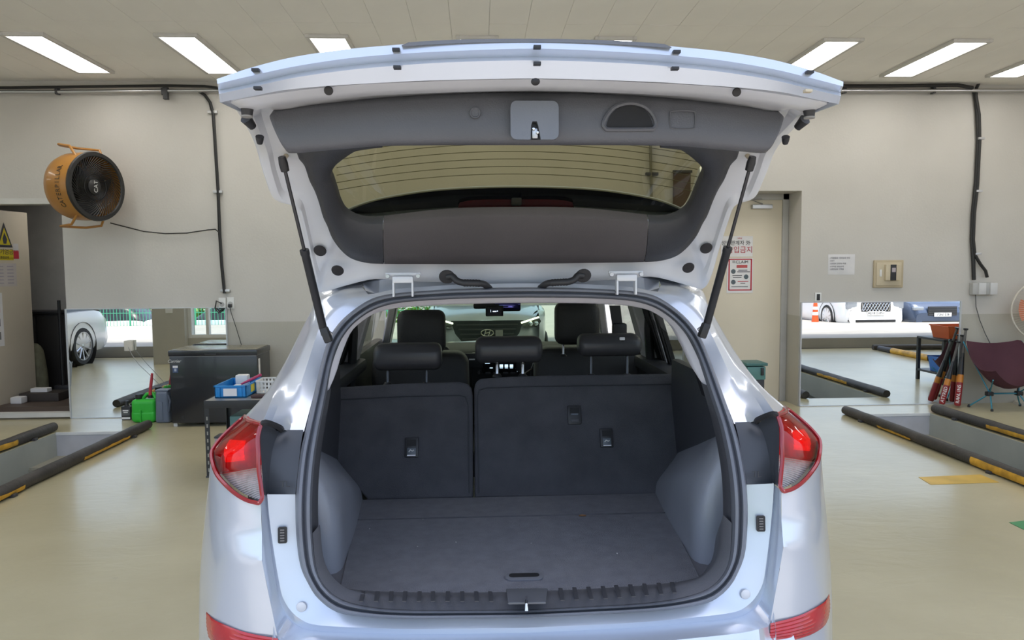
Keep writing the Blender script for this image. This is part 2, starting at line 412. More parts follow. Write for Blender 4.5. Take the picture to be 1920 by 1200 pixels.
# open side of the building
bm = bmesh.new(); bm_box(bm, Vector((0, FY-.1, CZ+.35)), (24.4, .3, .9)); bm_box(bm, Vector((0, (FY-.25+WY+.6)/2, CZ+.75)), (24.4, WY+.6-FY+.25, .12)); struct(put('wall_facade_beam', bm, mat('facade_render', (.62, .60, .56), .8)))
def pillar(x0, x1, y0, y1):
    bm = bmesh.new(); bm_box(bm, Vector(((x0+x1)/2, (y0+y1)/2, CZ/2)), (x1-x0, y1-y0, CZ)); return struct(put('wall_pillar', bm, M_wall))
pl = pillar(-5.75, -5.2, 2.95, 3.4)
box('socket_plate', (-5.45, 3.405, .95), (.12, .02, .12), M_white, pl, .004)
pillar(11.2, 12, FY-.2, FY+.3); pillar(-12, -11.2, FY-.2, FY+.3)
bm = bmesh.new(); bm_box(bm, Vector((-4.75, 3.2, .22)), (.9, .16, .44)); struct(put('wall_low', bm, M_wall))
wnd = empty('window_1', (-4.75, 3.2, .44)); wnd['kind'] = 'structure'
for sx in (-1, 1): box('window_frame', (sx*.42, 0, 1.0), (.06, .12, 2.0), M_white, wnd, .004)
for z in (.03, 1.97): box('window_frame', (0, 0, z), (.78, .12, .06), M_white, wnd, .004)
box('window_mullion', (-.12, 0, 1.0), (.05, .10, 1.88), M_white, wnd, .004)
box('pane', (0, 0, 1.0), (.78, .008, 1.88), glass('clear_glass', (.93, .96, .95)), wnd)

# left doorway and the room behind it
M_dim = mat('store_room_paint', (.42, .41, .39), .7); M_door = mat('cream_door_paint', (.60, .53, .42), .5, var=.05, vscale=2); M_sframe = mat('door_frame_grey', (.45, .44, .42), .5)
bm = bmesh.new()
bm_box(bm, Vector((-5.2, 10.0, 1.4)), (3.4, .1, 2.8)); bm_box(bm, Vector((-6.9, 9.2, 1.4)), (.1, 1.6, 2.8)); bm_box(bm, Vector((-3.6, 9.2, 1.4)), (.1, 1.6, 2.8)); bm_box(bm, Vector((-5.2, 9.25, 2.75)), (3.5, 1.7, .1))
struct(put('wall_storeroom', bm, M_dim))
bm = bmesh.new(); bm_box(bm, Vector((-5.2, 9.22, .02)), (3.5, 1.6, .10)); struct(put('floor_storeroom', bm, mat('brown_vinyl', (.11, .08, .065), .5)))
dl = empty('door_1', (-5.74, 8.30, .06)); dl['kind'] = 'structure'; dl['label'] = 'cream metal door standing open into the dark store room'
bm = bmesh.new()
bm_box(bm, Vector(((DLx0+DLx1)/2, WY+.06, DLz-.03)), (DLx1-DLx0, .16, .06)); bm_box(bm, Vector((DLx0+.03, WY+.06, DLz/2)), (.06, .16, DLz))
bm_box(bm, Vector(((DLx0+DLx1)/2, WY+.02, .045)), (DLx1-DLx0, .09, .05))
struct(put('trim_door_frame', bm, mat('light_frame', (.60, .59, .56), .5)))
leafm = Matrix.Rotation(R_(80.5), 4, 'Z')
dl.rotation_euler = (0, 0, R_(80.5))
LW = .80; LH = 2.27
box('door_leaf', (LW/2, 0, LH/2), (LW, .04, LH), M_door, dl, .003)
box('door_closer', (.12, -.04, LH-.1), (.24, .05, .06), M_dgrey, dl, .01)
M_warn = mat('warning_yellow', (.62, .50, .02), .6)
# sheets on the open leaf (local x along the leaf, -y faces the garage)
def leaf_sheet(x, z, w, h, m): return box('sheet', (x, -.0215, z), (w, .002, h), m, dl)
def leaf_shape(pts, m, n='print', d=.0012, y=-.0235): return plate(n, [(p[0], y, p[1]) for p in pts], (0, -d, 0), m, dl)
def PZ(py): return 1.6-(py-509)/1350*8.75-.06
leaf_shape([(.33, PZ(462)), (.55, PZ(462)), (.44, PZ(418))], M_ink, 'warning_sign')
leaf_shape([(.36, PZ(458)), (.52, PZ(458)), (.44, PZ(427))], M_warn, 'warning_sign', y=-.0248)
leaf_shape([(.42, PZ(456)), (.46, PZ(456)), (.475, PZ(448)), (.44, PZ(436)), (.41, PZ(447))], M_ink, 'flame_symbol', y=-.026)
leaf_sheet(.43, PZ(475), .26, .11, M_warn); leaf_sheet(.44, PZ(483), .24, .03, M_warn)
for k, tt in enumerate(('화기엄금', '출입금지')): text('lettering', tt, .07 if k == 0 else .035, M_ink, dl, (.43, -.0235, PZ(471) if k == 0 else PZ(481)), (R_(90), 0, 0))
leaf_sheet(.60, PZ(475), .08, .10, M_red_ink); leaf_sheet(.60, PZ(462), .08, .09, mat('pale_card', (.62, .6, .6), .7))
leaf_sheet(.42, PZ(512), .34, .27, mat('faded_notice', (.58, .53, .50), .7))
for k in range(6):
    box('print_line', (.35, -.0235, PZ(497+k*6)), (.10, .001, .012), mat('faded_print', (.42, .38, .42), .8), dl); box('print_line', (.50, -.0235, PZ(497+k*6)), (.09, .001, .014), mat('faded_print', (.42, .38, .42), .8), dl)
leaf_sheet(.19, PZ(592), .34, .62, M_paper)
box('print_line', (.19, -.0235, PZ(555)), (.26, .001, .05), mat('faded_green', (.30, .42, .32), .8), dl); box('print_line', (.19, -.0235, PZ(572)), (.26, .001, .09), mat('faded_pink', (.60, .36, .36), .8), dl)
for k in range(3):
    for j in range(2): box('print_picture', (.08+.10*k, -.0235, PZ(597+j*24)), (.07, .001, .09), mat('photo_grey', (.20, .20, .20), .8), dl)
# things in the store room
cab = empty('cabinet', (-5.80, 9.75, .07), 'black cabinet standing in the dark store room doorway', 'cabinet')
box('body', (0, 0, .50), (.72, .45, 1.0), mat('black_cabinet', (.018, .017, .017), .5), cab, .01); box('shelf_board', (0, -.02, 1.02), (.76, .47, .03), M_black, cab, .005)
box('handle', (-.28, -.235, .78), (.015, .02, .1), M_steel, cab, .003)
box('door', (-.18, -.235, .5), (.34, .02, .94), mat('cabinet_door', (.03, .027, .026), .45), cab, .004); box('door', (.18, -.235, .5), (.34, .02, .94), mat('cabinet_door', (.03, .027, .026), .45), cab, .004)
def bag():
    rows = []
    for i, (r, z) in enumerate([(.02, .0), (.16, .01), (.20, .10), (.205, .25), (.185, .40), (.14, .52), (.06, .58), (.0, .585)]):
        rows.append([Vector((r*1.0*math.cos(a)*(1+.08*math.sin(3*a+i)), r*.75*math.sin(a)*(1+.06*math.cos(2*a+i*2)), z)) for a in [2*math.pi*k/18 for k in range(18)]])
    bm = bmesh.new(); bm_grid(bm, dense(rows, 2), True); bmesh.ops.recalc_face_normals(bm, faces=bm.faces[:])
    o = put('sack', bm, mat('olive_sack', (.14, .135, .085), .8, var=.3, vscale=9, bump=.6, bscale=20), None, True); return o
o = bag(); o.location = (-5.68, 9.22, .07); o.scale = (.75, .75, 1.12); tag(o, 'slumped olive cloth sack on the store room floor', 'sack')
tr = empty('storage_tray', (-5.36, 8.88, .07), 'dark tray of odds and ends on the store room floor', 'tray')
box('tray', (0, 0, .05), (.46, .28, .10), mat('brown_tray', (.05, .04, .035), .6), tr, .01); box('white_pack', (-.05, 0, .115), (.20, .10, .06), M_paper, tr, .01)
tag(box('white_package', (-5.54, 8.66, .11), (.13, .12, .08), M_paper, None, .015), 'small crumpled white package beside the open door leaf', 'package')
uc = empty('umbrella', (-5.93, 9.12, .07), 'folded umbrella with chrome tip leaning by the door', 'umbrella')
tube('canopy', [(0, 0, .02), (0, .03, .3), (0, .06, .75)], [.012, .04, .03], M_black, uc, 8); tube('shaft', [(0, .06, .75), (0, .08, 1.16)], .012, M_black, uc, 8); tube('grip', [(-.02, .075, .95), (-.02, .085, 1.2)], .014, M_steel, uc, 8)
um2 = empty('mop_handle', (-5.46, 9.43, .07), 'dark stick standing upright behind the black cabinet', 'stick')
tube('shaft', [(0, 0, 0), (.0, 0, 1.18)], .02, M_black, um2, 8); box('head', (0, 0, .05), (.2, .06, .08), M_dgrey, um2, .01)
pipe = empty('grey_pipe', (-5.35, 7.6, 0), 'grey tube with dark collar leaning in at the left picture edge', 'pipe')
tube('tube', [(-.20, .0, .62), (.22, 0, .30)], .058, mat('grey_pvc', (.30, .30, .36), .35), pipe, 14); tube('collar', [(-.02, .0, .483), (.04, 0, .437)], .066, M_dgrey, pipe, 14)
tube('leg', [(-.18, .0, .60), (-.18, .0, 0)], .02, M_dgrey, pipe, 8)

sl = empty('added_store_room_lamp', (-5.0, 9.2, 2.68), 'unseen lamp added to brighten the store room', 'ceiling light'); box('housing', (0, 0, 0), (.5, .3, .04), M_lframe, sl, .006); box('diffuser', (0, 0, -.024), (.44, .24, .008), mat('added_store_lamp', (.9, .9, .9), .5, emit=(1, .97, .92), estr=14.0), sl)  # added lamp, out of view, only there to brighten the store room
# right door
dr = empty('door_2', (2.98, WY+.36, 0)); dr['kind'] = 'structure'; dr['label'] = 'cream flush door with notices, set back in the wall'
dw = DRx1-DRx0
bm = bmesh.new()
for sx in (-1, 1): bm_box(bm, Vector((sx*(dw/2-.035), 0, DRz/2)), (.07, .07, DRz), .004)
bm_box(bm, Vector((0, 0, DRz-.035)), (dw, .07, .07), .004); sharp(put('door_frame', bm, M_sframe, dr))
box('door_leaf', (0, .01, DRz/2-.03), (dw-.14, .04, DRz-.07), mat('warm_cream_door', (.74, .66, .52), .45, var=.04, vscale=1.5), dr, .003)
cl = box('door_closer', (.24, -.035, DRz-.15), (.24, .055, .05), M_steel, dr, .008); tube('closer_arm', [(.24, -.05, DRz-.12), (.10, -.09, DRz-.075), (.26, -.02, DRz-.06)], .008, M_steel, dr, 6)
DYW = WY+.36-.012
def dsheet(px0, py0, px1, py1, m, n, dy=.0):
    a = atY(px0, py0, DYW); b_ = atY(px1, py1, DYW)
    return box(n, ((a.x+b_.x)/2, DYW-.002-dy, (a.z+b_.z)/2), (abs(b_.x-a.x), .002, abs(a.z-b_.z)), m)
s1 = tag(dsheet(1352, 443, 1411, 481, M_paper, 'notice_sheet'), 'white no-entry notice with red Korean lettering on cream door', 'notice')
def on_wall_text(parent, s, px, py, h, m, Y, sx=1.0):
    p = atY(px, py, Y); t = text('lettering', s, h, m, None, (p.x, Y-.002, p.z), sx=sx)
    if parent:
        t.parent = parent; t.matrix_parent_inverse = parent.matrix_world.inverted()
    return t
bpy.context.view_layer.update()
on_wall_text(s1, '성능관계자 外', 1380, 456, .060, M_ink, DYW-.004); on_wall_text(s1, '출입금지', 1387, 469, .085, M_red_ink, DYW-.004)
on_wall_text(s1, '사무실', 1387, 447, .02, M_red_ink, DYW-.004)
s2 = tag(dsheet(1363, 484, 1411, 549, M_paper, 'poster'), 'framed claim poster with red border on cream door', 'poster')
bpy.context.view_layer.update()
def sub(parent, o): o.parent = parent; o.matrix_parent_inverse = parent.matrix_world.inverted(); return o
for q in ((1366, 485.5, 1409, 487), (1366, 543, 1409, 544.5), (1366, 485.5, 1367.5, 544.5), (1407.5, 485.5, 1409, 544.5)): sub(s2, dsheet(*q, M_red_ink, 'border', .002))
on_wall_text(s2, 'CLAIM', 1391, 491.5, .046, M_ink, DYW-.004, 1.15)
sub(s2, dsheet(1381, 497, 1401, 502, mat('poster_red', (.55, .10, .10), .6), 'banner', .002)); sub(s2, dsheet(1373, 488.5, 1378, 493, mat('poster_grey', (.4, .4, .4), .6), 'pen_icon', .002))
for q in ((1375, 509), (1399, 519), (1375, 529)):
    p = atY(q[0], q[1], DYW-.004); bm = bmesh.new(); bmesh.ops.create_circle(bm, cap_ends=True, radius=.028, segments=16)
    o = put('picture', bm, mat('poster_photo', (.10, .13, .15), .6)); o.rotation_euler = (R_(90), 0, 0); o.location = p; bpy.context.view_layer.update(); sub(s2, o)
for q in ((1384, 506, 1401, 507.2), (1382, 509, 1406, 510.2), (1373, 516, 1391, 517.2), (1374, 519.5, 1390, 520.7), (1383, 527, 1403, 528.2), (1388, 530.5, 1397, 531.7), (1371, 537, 1402, 537.8)): sub(s2, dsheet(*q, M_ink if q[1] != 527 else M_red_ink, 'print_line', .002))
# mirrors on the front wall
def wall_mirror(x0, x1, z0, z1, label, y=WY):
    e = empty('wall_mirror', ((x0+x1)/2, y, z0), label, 'mirror', 'mirrors along the front wall')
    box('mirror_pane', (0, -.012, (z1-z0)/2), (x1-x0, .012, z1-z0), M_mirror, e)
    fr = mat('mirror_edge', (.55, .56, .58), .35, .5)
    for sx in (-1, 1): box('edge_strip', (sx*(x1-x0)/2, -.013, (z1-z0)/2), (.014, .026, z1-z0), fr, e)
    for z in (0, z1-z0): box('edge_strip', (0, -.013, z), (x1-x0, .026, .010), fr, e)
    return e
wall_mirror(-4.60, -2.885, .005, 1.205, 'low wall mirror between the dark doorway and the freezer')
wall_mirror(3.56, 5.43, .005, 1.197, 'low wall mirror between the cream door and the baseball bats')
wall_mirror(-1.15, 2.2, .005, 1.20, 'low wall mirror seen through the windscreen, facing the bonnet')
# socket mounted through the left mirror, wall sockets, switches
sk = empty('wall_socket', (-3.93, WY-.03, .76), 'cream socket box mounted on the left mirror with two wires', 'socket')
box('box', (0, -.02, .04), (.085, .045, .11), mat('cream_plastic', (.62, .58, .50), .45), sk, .006)
tube('wire', [(0, -.04, .03), (.05, -.06, -.06), (.12, -.07, -.16), (.22, -.06, -.27), (.36, -.05, -.43)], .003, mat('grey_wire', (.28, .28, .27), .5), sk, 5)
def socket(name, x, z, w, h, label):
    e = empty(name, (x, WY, z), label, 'socket'); box('plate', (0, -.009, 0), (w, .018, h), M_white, e, .004)
    bm = bmesh.new(); bm_lathe(bm, [(.0, .0), (.022, .0), (.026, .006), (.0, .006)], 16); o = sharp(put('inlet', bm, mat('socket_grey', (.45, .45, .44), .5), e)); o.rotation_euler = (R_(90), 0, 0); o.location = (0, -.018, -.01)
    return e
s = socket('wall_socket', -2.925, 1.25, .075, .125, 'left of the two white sockets above the freezer, looped black lead')
tube('lead', [(.0, -.03, 0), (-.05, -.05, .03), (-.07, -.04, -.05), (-.03, -.05, -.10), (.01, -.05, -.06)], .008, M_cable, s, 6)
s = socket('wall_socket', -2.835, 1.255, .075, .125, 'right of the two white sockets above the freezer with black plug')
box('plug', (0, -.035, -.03), (.04, .04, .04), M_black, s, .01); tube('lead', [(0, -.05, -.03), (.01, -.04, -.10), (.05, -.03, -.25), (.11, -.03, -.47)], .004, M_cable, s, 5)
def flat(name, px0, py0, px1, py1, m, label, cat, th=.012, Y=WY):
    a = atY(px0, py0, Y); b_ = atY(px1, py1, Y)
    return tag(box(name, ((a.x+b_.x)/2, Y-th/2, (a.z+b_.z)/2), (abs(b_.x-a.x), th, abs(a.z-b_.z)), m, None, min(.003, th/3)), label, cat)
nt_ = flat('paper_notice', 1553, 477, 1602, 515, mat('faded_paper', (.68, .67, .68), .8), 'small typed paper notice taped to the wall above the right mirror', 'notice', .002)
bpy.context.view_layer.update()
for k, (s_, y) in enumerate((('1.차량점검  정비일정 안내', 484), ('2.접수', 489), ('3.점검시 안전모 착용', 494.5), ('4.미착용 출입금지', 500), ('5.흡연금지 구역임', 505))):
    p = atY(1556, y, WY-.004); t = text('lettering', s_, .022, mat('faint_print', (.22, .21, .24), .8), None, (p.x, WY-.004, p.z), align='LEFT'); bpy.context.view_layer.update(); sub(nt_, t)
eb = empty('entry_reader', (4.565, WY, 1.515), 'beige framed fingerprint reader panel on the wall', 'panel')
M_bei = mat('beige_plastic', (.47, .39, .26), .45); M_bei2 = mat('beige_plastic_light', (.56, .48, .34), .45)
box('frame', (0, -.012, 0), (.345, .024, .315), M_bei, eb, .008); box('face_plate', (0, -.026, .0), (.29, .012, .26), M_bei2, eb, .004)
box('reader_body', (.03, -.045, .015), (.17, .035, .18), M_bei2, eb, .006); box('reader_face', (.03, -.066, .015), (.065, .012, .18), M_black, eb, .004); box('screen', (.03, -.073, .045), (.042, .003, .05), mat('reader_lens', (.42, .36, .38), .3), eb)
box('release_button', (-.10, -.034, .01), (.025, .008, .08), M_white, eb, .002)
sw = empty('wall_switch', (3.756, WY, 1.257), 'small white wall switch with black rocker above the right mirror', 'switch')
box('plate', (0, -.006, 0), (.075, .012, .10), M_white, sw, .003); box('rocker', (.0, -.014, 0), (.035, .01, .072), M_black, sw, .002)
# cables and conduit on the wall
cond = empty('conduit_left', (0, WY-.02, 3.5)); cond.name = 'steel_conduit'; tag(cond, 'steel conduit with black cable along the top of the left wall', 'conduit')
tube('pipe', [(-9, -.04, .0), (-4.5, -.04, .012), (-2.7, -.04, .035), (2.9, -.04, .05)], .02, M_steel, cond, 10)
tube('cable', [(-9, -.07, .035), (-5, -.07, .045), (-3.9, -.07, .065), (-3.4, -.08, .07), (-3.0, -.08, .065), (-2.85, -.09, .045)], .015, M_cable, cond, 6)
for x in (-4.55, -3.45): box('clip', (x, -.03, .02), (.03, .06, .07), M_dgrey, cond, .004)
box('bracket', (-3.42, -.04, .0), (.05, .05, .13), M_dgrey, cond, .004)
cond2 = empty('steel_conduit', (0, WY-.02, 3.55), 'steel conduit with black cable along the top of the right wall', 'conduit')
tube('pipe', [(3.0, -.05, .0), (12, -.05, .03)], .02, M_steel, cond2, 10)
tube('cable', [(3.0, -.07, .04), (3.8, -.07, .045), (4.5, -.07, .05), (4.9, -.08, .055), (5.25, -.08, .06), (5.42, -.08, .03)], .02, M_cable, cond2, 6)
for x in (3.98, 5.0, 6.2): box('clip', (x, -.03, .02), (.03, .06, .09), M_dgrey, cond2, .004)
def wallpts(l, Y=WY-.03): return [atY(px, py, Y) for px, py in l]
dc = empty('wall_cable', (-2.93, WY, 1.3), 'thick black cable dropping down the wall beside the freezer sockets', 'cable')
def sub_tube(e, pts, r, m=M_cable, n=6, name='cable'):
    o = tube(name, pts, r, m, None, n); bpy.context.view_layer.update(); return sub(e, o)
bpy.context.view_layer.update()
sub_tube(dc, wallpts([(372, 171), (384, 178), (394, 192), (400, 215), (404, 280), (409, 360), (412, 440), (416, 500), (421, 550)]), .017)
for px, py in ((400, 211), (410, 360), (424, 545)): p = atY(px, py, WY); c = box('clip', (p.x, WY-.02, p.z), (.10, .04, .03), M_steel, None, .004); bpy.context.view_layer.update(); sub(dc, c)
dc2 = empty('wall_cable', (5.55, WY, 1.4), 'pair of black cables dropping to the grey switches on the right wall', 'cable'); bpy.context.view_layer.update()
sub_tube(dc2, wallpts([(1820, 164), (1828, 175), (1832, 210), (1834, 260), (1830, 340), (1824, 400), (1822, 450), (1825, 490), (1826, 525)]), .020)
sub_tube(dc2, wallpts([(1838, 150), (1831, 165), (1830, 180), (1836, 215), (1837, 265), (1833, 345), (1827, 400), (1825, 450), (1828, 478), (1838, 495), (1848, 508), (1851, 520)], WY-.045), .017)
for px, py in ((1834, 261), (1830, 359), (1828, 476)): p = atY(px, py, WY); c = box('clip', (p.x, WY-.04, p.z), (.07, .05, .025), M_steel, None, .004); bpy.context.view_layer.update(); sub(dc2, c)
for k, (px, l) in enumerate(((1830, 'grey breaker box on the right wall with thin wire hanging down'), (1851, 'small grey box at the end of the branching cable on the right wall'))):
    p = atY(px, 541, WY); e = empty('breaker_box', (p.x, WY, p.z), l, 'switch box')
    box('body', (-.02, -.035, 0), (.13 if k == 0 else .10, .07, .14), mat('grey_switch_plastic', (.42, .42, .41), .45), e, .012); box('cover', (.02, -.075, 0), (.085, .02, .135), mat('pale_grey_plastic', (.58, .58, .58), .45), e, .006)
    if k == 0: bpy.context.view_layer.update(); sub_tube(e, wallpts([(1829, 552), (1830, 575), (1837, 600), (1847, 625), (1857, 645), (1868, 665)]), .005, mat('thin_wire', (.1, .1, .1), .5), 5, 'wire')
fl = tag(tube('fan_lead', wallpts([(207, 418), (230, 424), (270, 434), (310, 438), (350, 437), (390, 431), (404, 430), (411, 436)], WY-.04), .007, M_cable, None, 6), 'thin black lead hanging between the orange fan and the cable', 'cable')

wp = empty('wall_pipe', atY(1220, 560, WY), 'thin vertical pipe on the front wall seen through the tailgate glass', 'pipe'); bpy.context.view_layer.update()
sub_tube(wp, wallpts([(1219, 175), (1220, 300), (1222, 420), (1223, 545)], WY-.04), .016, mat('pipe_olive', (.20, .19, .14), .5), 8, 'pipe')
for py in (327, 470): p = atY(1221, py, WY); c = box('pipe_clamp', (p.x, WY-.03, p.z), (.14, .05, .035), M_dgrey, None, .006); bpy.context.view_layer.update(); sub(wp, c)
p0, p1 = atY(1262, 320, WY), atY(1292, 470, WY)
bb = empty('brown_board', ((p0.x+p1.x)/2, WY, p1.z), 'narrow brown board on the front wall seen through the tailgate glass', 'board')
box('board', (0, -.02, (p0.z-p1.z)/2), (p1.x-p0.x, .04, p0.z-p1.z), mat('brown_panel', (.09, .055, .04), .5), bb, .004); box('edge_strip', (0, -.045, p0.z-p1.z-.015), (p1.x-p0.x+.03, .012, .03), M_dgrey, bb, .002)

# ------------------------------------------------------------------ the car
M_paint = mat('silver_paint', (.60, .645, .72), .28, .5, var=.015, vscale=3, coat=.7)
M_inner = mat('silver_inner_paint', (.70, .71, .73), .42, .15, var=.03, vscale=5, coat=.3)
M_rubber = mat('rubber_seal', (.15, .16, .185), .42, var=.12); M_trim = mat('charcoal_trim', (.055, .057, .066), .45, bump=.15, bscale=350)
M_trimg = mat('tailgate_trim', (.10, .101, .110), .45, bump=.15, bscale=350); M_trimb = mat('tailgate_trim_brown', (.080, .072, .074), .6, bump=.25, bscale=500)
M_lite = mat('light_grey_pillar_trim', (.92, .90, .94), .6); M_liner = mat('headliner', (.80, .78, .79), .85)
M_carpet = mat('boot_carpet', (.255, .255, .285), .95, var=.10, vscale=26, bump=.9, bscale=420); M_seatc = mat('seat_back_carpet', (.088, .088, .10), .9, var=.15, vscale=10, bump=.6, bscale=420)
M_leather = mat('black_leather', (.055, .055, .06), .36, bump=.08, bscale=300); M_leatherf = mat('dark_leather_front', (.055, .054, .055), .5, bump=.2, bscale=180)
M_chrome = mat('chrome', (.75, .75, .76), .12, 1.0, var=0); M_gpost = mat('grey_post', (.10, .105, .115), .3, .7)
car = empty('car', (0, 0, 0), 'silver SUV parked nose in with its tailgate raised and boot empty', 'car')

ZS = [.3, .6, .72, .78, .95, 1.05, 1.19, 1.27, 1.367, 1.447, 1.53, 1.62]; YS = [1.66, 1.69, 1.715, 1.728, 1.762, 1.777, 1.86, 1.96, 2.11, 2.19, 2.215, 2.25]
def SY(x, z): return lerp_tab(z, ZS, YS) - .05*max(0.0, 1-(x/.57)**2)
def onS(px, py, off=0.0):
    Y = 1.9
    for _ in range(50):
        p = atY(px, py, Y); Y = .5*Y+.5*(SY(p.x, p.z)+off)
    p = atY(px, py, Y); return Vector((abs(p.x), p.y, p.z))
def half(l, off=0.0, ends=True):
    o = [onS(px, py, off) for px, py in l]
    if ends: o[0].x = 0; o[-1].x = 0
    return o
def A(px, py, Y): p = atY(px, py, Y); return Vector((abs(p.x), p.y, p.z))

SO = [(963, 539), (870, 541), (800, 545), (740, 550), (702, 558), (674, 573), (646, 595), (627, 617), (614, 640), (602, 680), (588, 740), (572, 810), (563, 850), (556, 910), (554, 960), (556, 1010), (563, 1060), (577, 1093), (597, 1123), (633, 1148), (690, 1157), (760, 1160.5), (860, 1160), (982, 1158)]
SI = [(963, 558), (872, 560), (804, 563), (748, 568), (714, 576), (688, 588), (661, 609), (643, 632), (631, 655), (621, 690), (612, 740), (600, 800), (592, 850), (587, 900), (585, 950), (586, 1000), (591, 1055), (600, 1085), (617, 1108), (645, 1126), (695, 1138), (762, 1143.5), (862, 1144), (982, 1143)]
NS = 90
def mixpx(t): return [(a[0]+(b[0]-a[0])*t, a[1]+(b[1]-a[1])*t) for a, b in zip(SO, SI)]
strip_rows = [crom(half(mixpx(t), off), NS) for t, off in ((0, .012), (.04, -.012), (.18, -.026), (.36, -.024), (.48, -.006), (.56, -.008), (.68, -.02), (.86, -.016), (.97, .006), (1.0, .035))]
grid('weatherstrip', strip_rows, M_rubber, car, joined=True, ang=60)

# painted frame around the opening: seal edge -> groove crease (C1) -> groove (C2) -> bumper edge (C3)
C1 = [(501, 927), (504, 962), (510, 1010), (517, 1055), (524, 1095), (530, 1120), (545, 1145), (567, 1163), (595, 1172), (680, 1177), (800, 1179.5), (983, 1177)]
C2 = [(498, 930), (501, 965), (506, 1012), (512, 1058), (519, 1100), (524, 1125), (538, 1155), (562, 1175), (592, 1183), (680, 1187), (800, 1189.5), (983, 1187)]
C3 = [(489, 942), (490.5, 965), (491, 1000), (491, 1050), (500, 1095), (510, 1145), (521, 1197), (548, 1206), (590, 1212), (680, 1216), (800, 1219), (984, 1216.5)]
def c3Y(p):  # proud bumper skin edge
    return {942: 1.742, 965: 1.738, 1000: 1.728, 1050: 1.70, 1095: 1.695, 1145: 1.69, 1197: 1.685}.get(p[1], 1.62)
def seal_part(i0, i1, off=.012): return half(SO[i0:i1], off, False)
inner = half([(554, 927)] + SO[14:], .012, False); inner[-1].x = 0
r0 = crom(inner, 60)
r1 = crom(half(C1, -.004, False), 60); r1[-1].x = 0
r2 = crom(half(C2, .010, False), 60); r2[-1].x = 0
r3 = crom([A(px, py, c3Y((px, py))) for px, py in C3], 60); r3[-1].x = 0
rr = [r0, [a.lerp(b, .93) for a, b in zip(r0, r1)], r1, [p+Vector((0, .010, 0)) for p in r1], r2, [p+Vector((0, -.004, 0)) for p in r2], [a.lerp(b, .9)+Vector((0, .006, 0)) for a, b in zip(r2, r3)], r3, [p+Vector((0, -.02, -.05)) if p.z < .765 else p+Vector((0, .006, -.001)) for p in r3], [p+Vector((0, -.03, -.20)) if p.z < .765 else p+Vector((0, .012, -.002)) for p in r3]]
grid('opening_frame', rr, M_paint, car, joined=True, ang=28)

# bumper skin: columns from the edge C3 outward round the corner (top to bottom)
cols = [
 [A(489, 942, 1.742), A(491, 1000, 1.728), A(491, 1051, 1.697), A(499, 1092, 1.694), A(510, 1145, 1.690), A(521, 1197, 1.685), A(522, 1250, 1.69), A(522, 1420, 1.75)],
 [A(470, 938, 1.752), A(470, 998, 1.741), A(470, 1050, 1.712), A(470, 1095, 1.708), A(472, 1150, 1.703), A(474, 1200, 1.70), A(474, 1260, 1.70), A(474, 1420, 1.76)],
 [A(440, 922, 1.782), A(438, 990, 1.772), A(437, 1046, 1.745), A(434, 1095, 1.742), A(432, 1150, 1.738), A(431, 1200, 1.735), A(431, 1260, 1.735), A(433, 1420, 1.79)],
 [A(415, 897, 1.825), A(410, 975, 1.820), A(408, 1040, 1.798), A(403, 1095, 1.795), A(400, 1150, 1.79), A(399, 1200, 1.788), A(399, 1260, 1.79), A(402, 1420, 1.83)],
 [A(401, 868, 1.865), A(394, 955, 1.875), A(389, 1031, 1.865), A(385, 1090, 1.862), A(383, 1150, 1.86), A(383, 1200, 1.858), A(383, 1260, 1.86), A(386, 1420, 1.89)],
 [A(397, 852, 1.91), A(387, 945, 1.94), A(378, 1030, 1.955), A(374, 1090, 1.955), A(373, 1150, 1.95), A(373, 1200, 1.95), A(373, 1260, 1.95), A(378, 1420, 1.97)],
]
def side_col(w_top, Y):
    zs = [p.z for p in cols[-1]]
    base = [p.x for p in cols[-1]]
    return [Vector((base[i]+w_top, Y, zs[i])) for i in range(len(zs))]
cols.append(side_col(.018, 2.06)); cols.append(side_col(.034, 2.30))
ccols = [crom(c, 33) for c in cols]
# keep the crease rows crisp: sample through the fixed control rows instead of by length
def poly_rows(cols, k):
    out = []
    for j in range(len(cols[0])-1):
        for t in range(k): out.append([c[j].lerp(c[j+1], t/k) for c in cols])
    out.append([c[-1] for c in cols]); return out
rows = poly_rows(cols, 4)
rows = [crom(r, 34) for r in rows]
rows = [r for i, r in enumerate(rows)]
grid('bumper_skin', rows, M_paint, car, both=True, ang=20)
# lower centre of bumper below the sill step
lb = []
for dz, Y in ((0, 1.62), (-.03, 1.595), (-.12, 1.575), (-.30, 1.58), (-.42, 1.64)):
    lb.append([Vector((x, Y+.07*(x/.66)**2, .690+dz)) for x in [.66*i/14 for i in range(15)]])
grid('bumper_centre', lb, M_paint, car, joined=True, ang=40)
box('number_plate_recess', (0, 1.585, .47), (.5, .02, .12), M_black, car, .004)
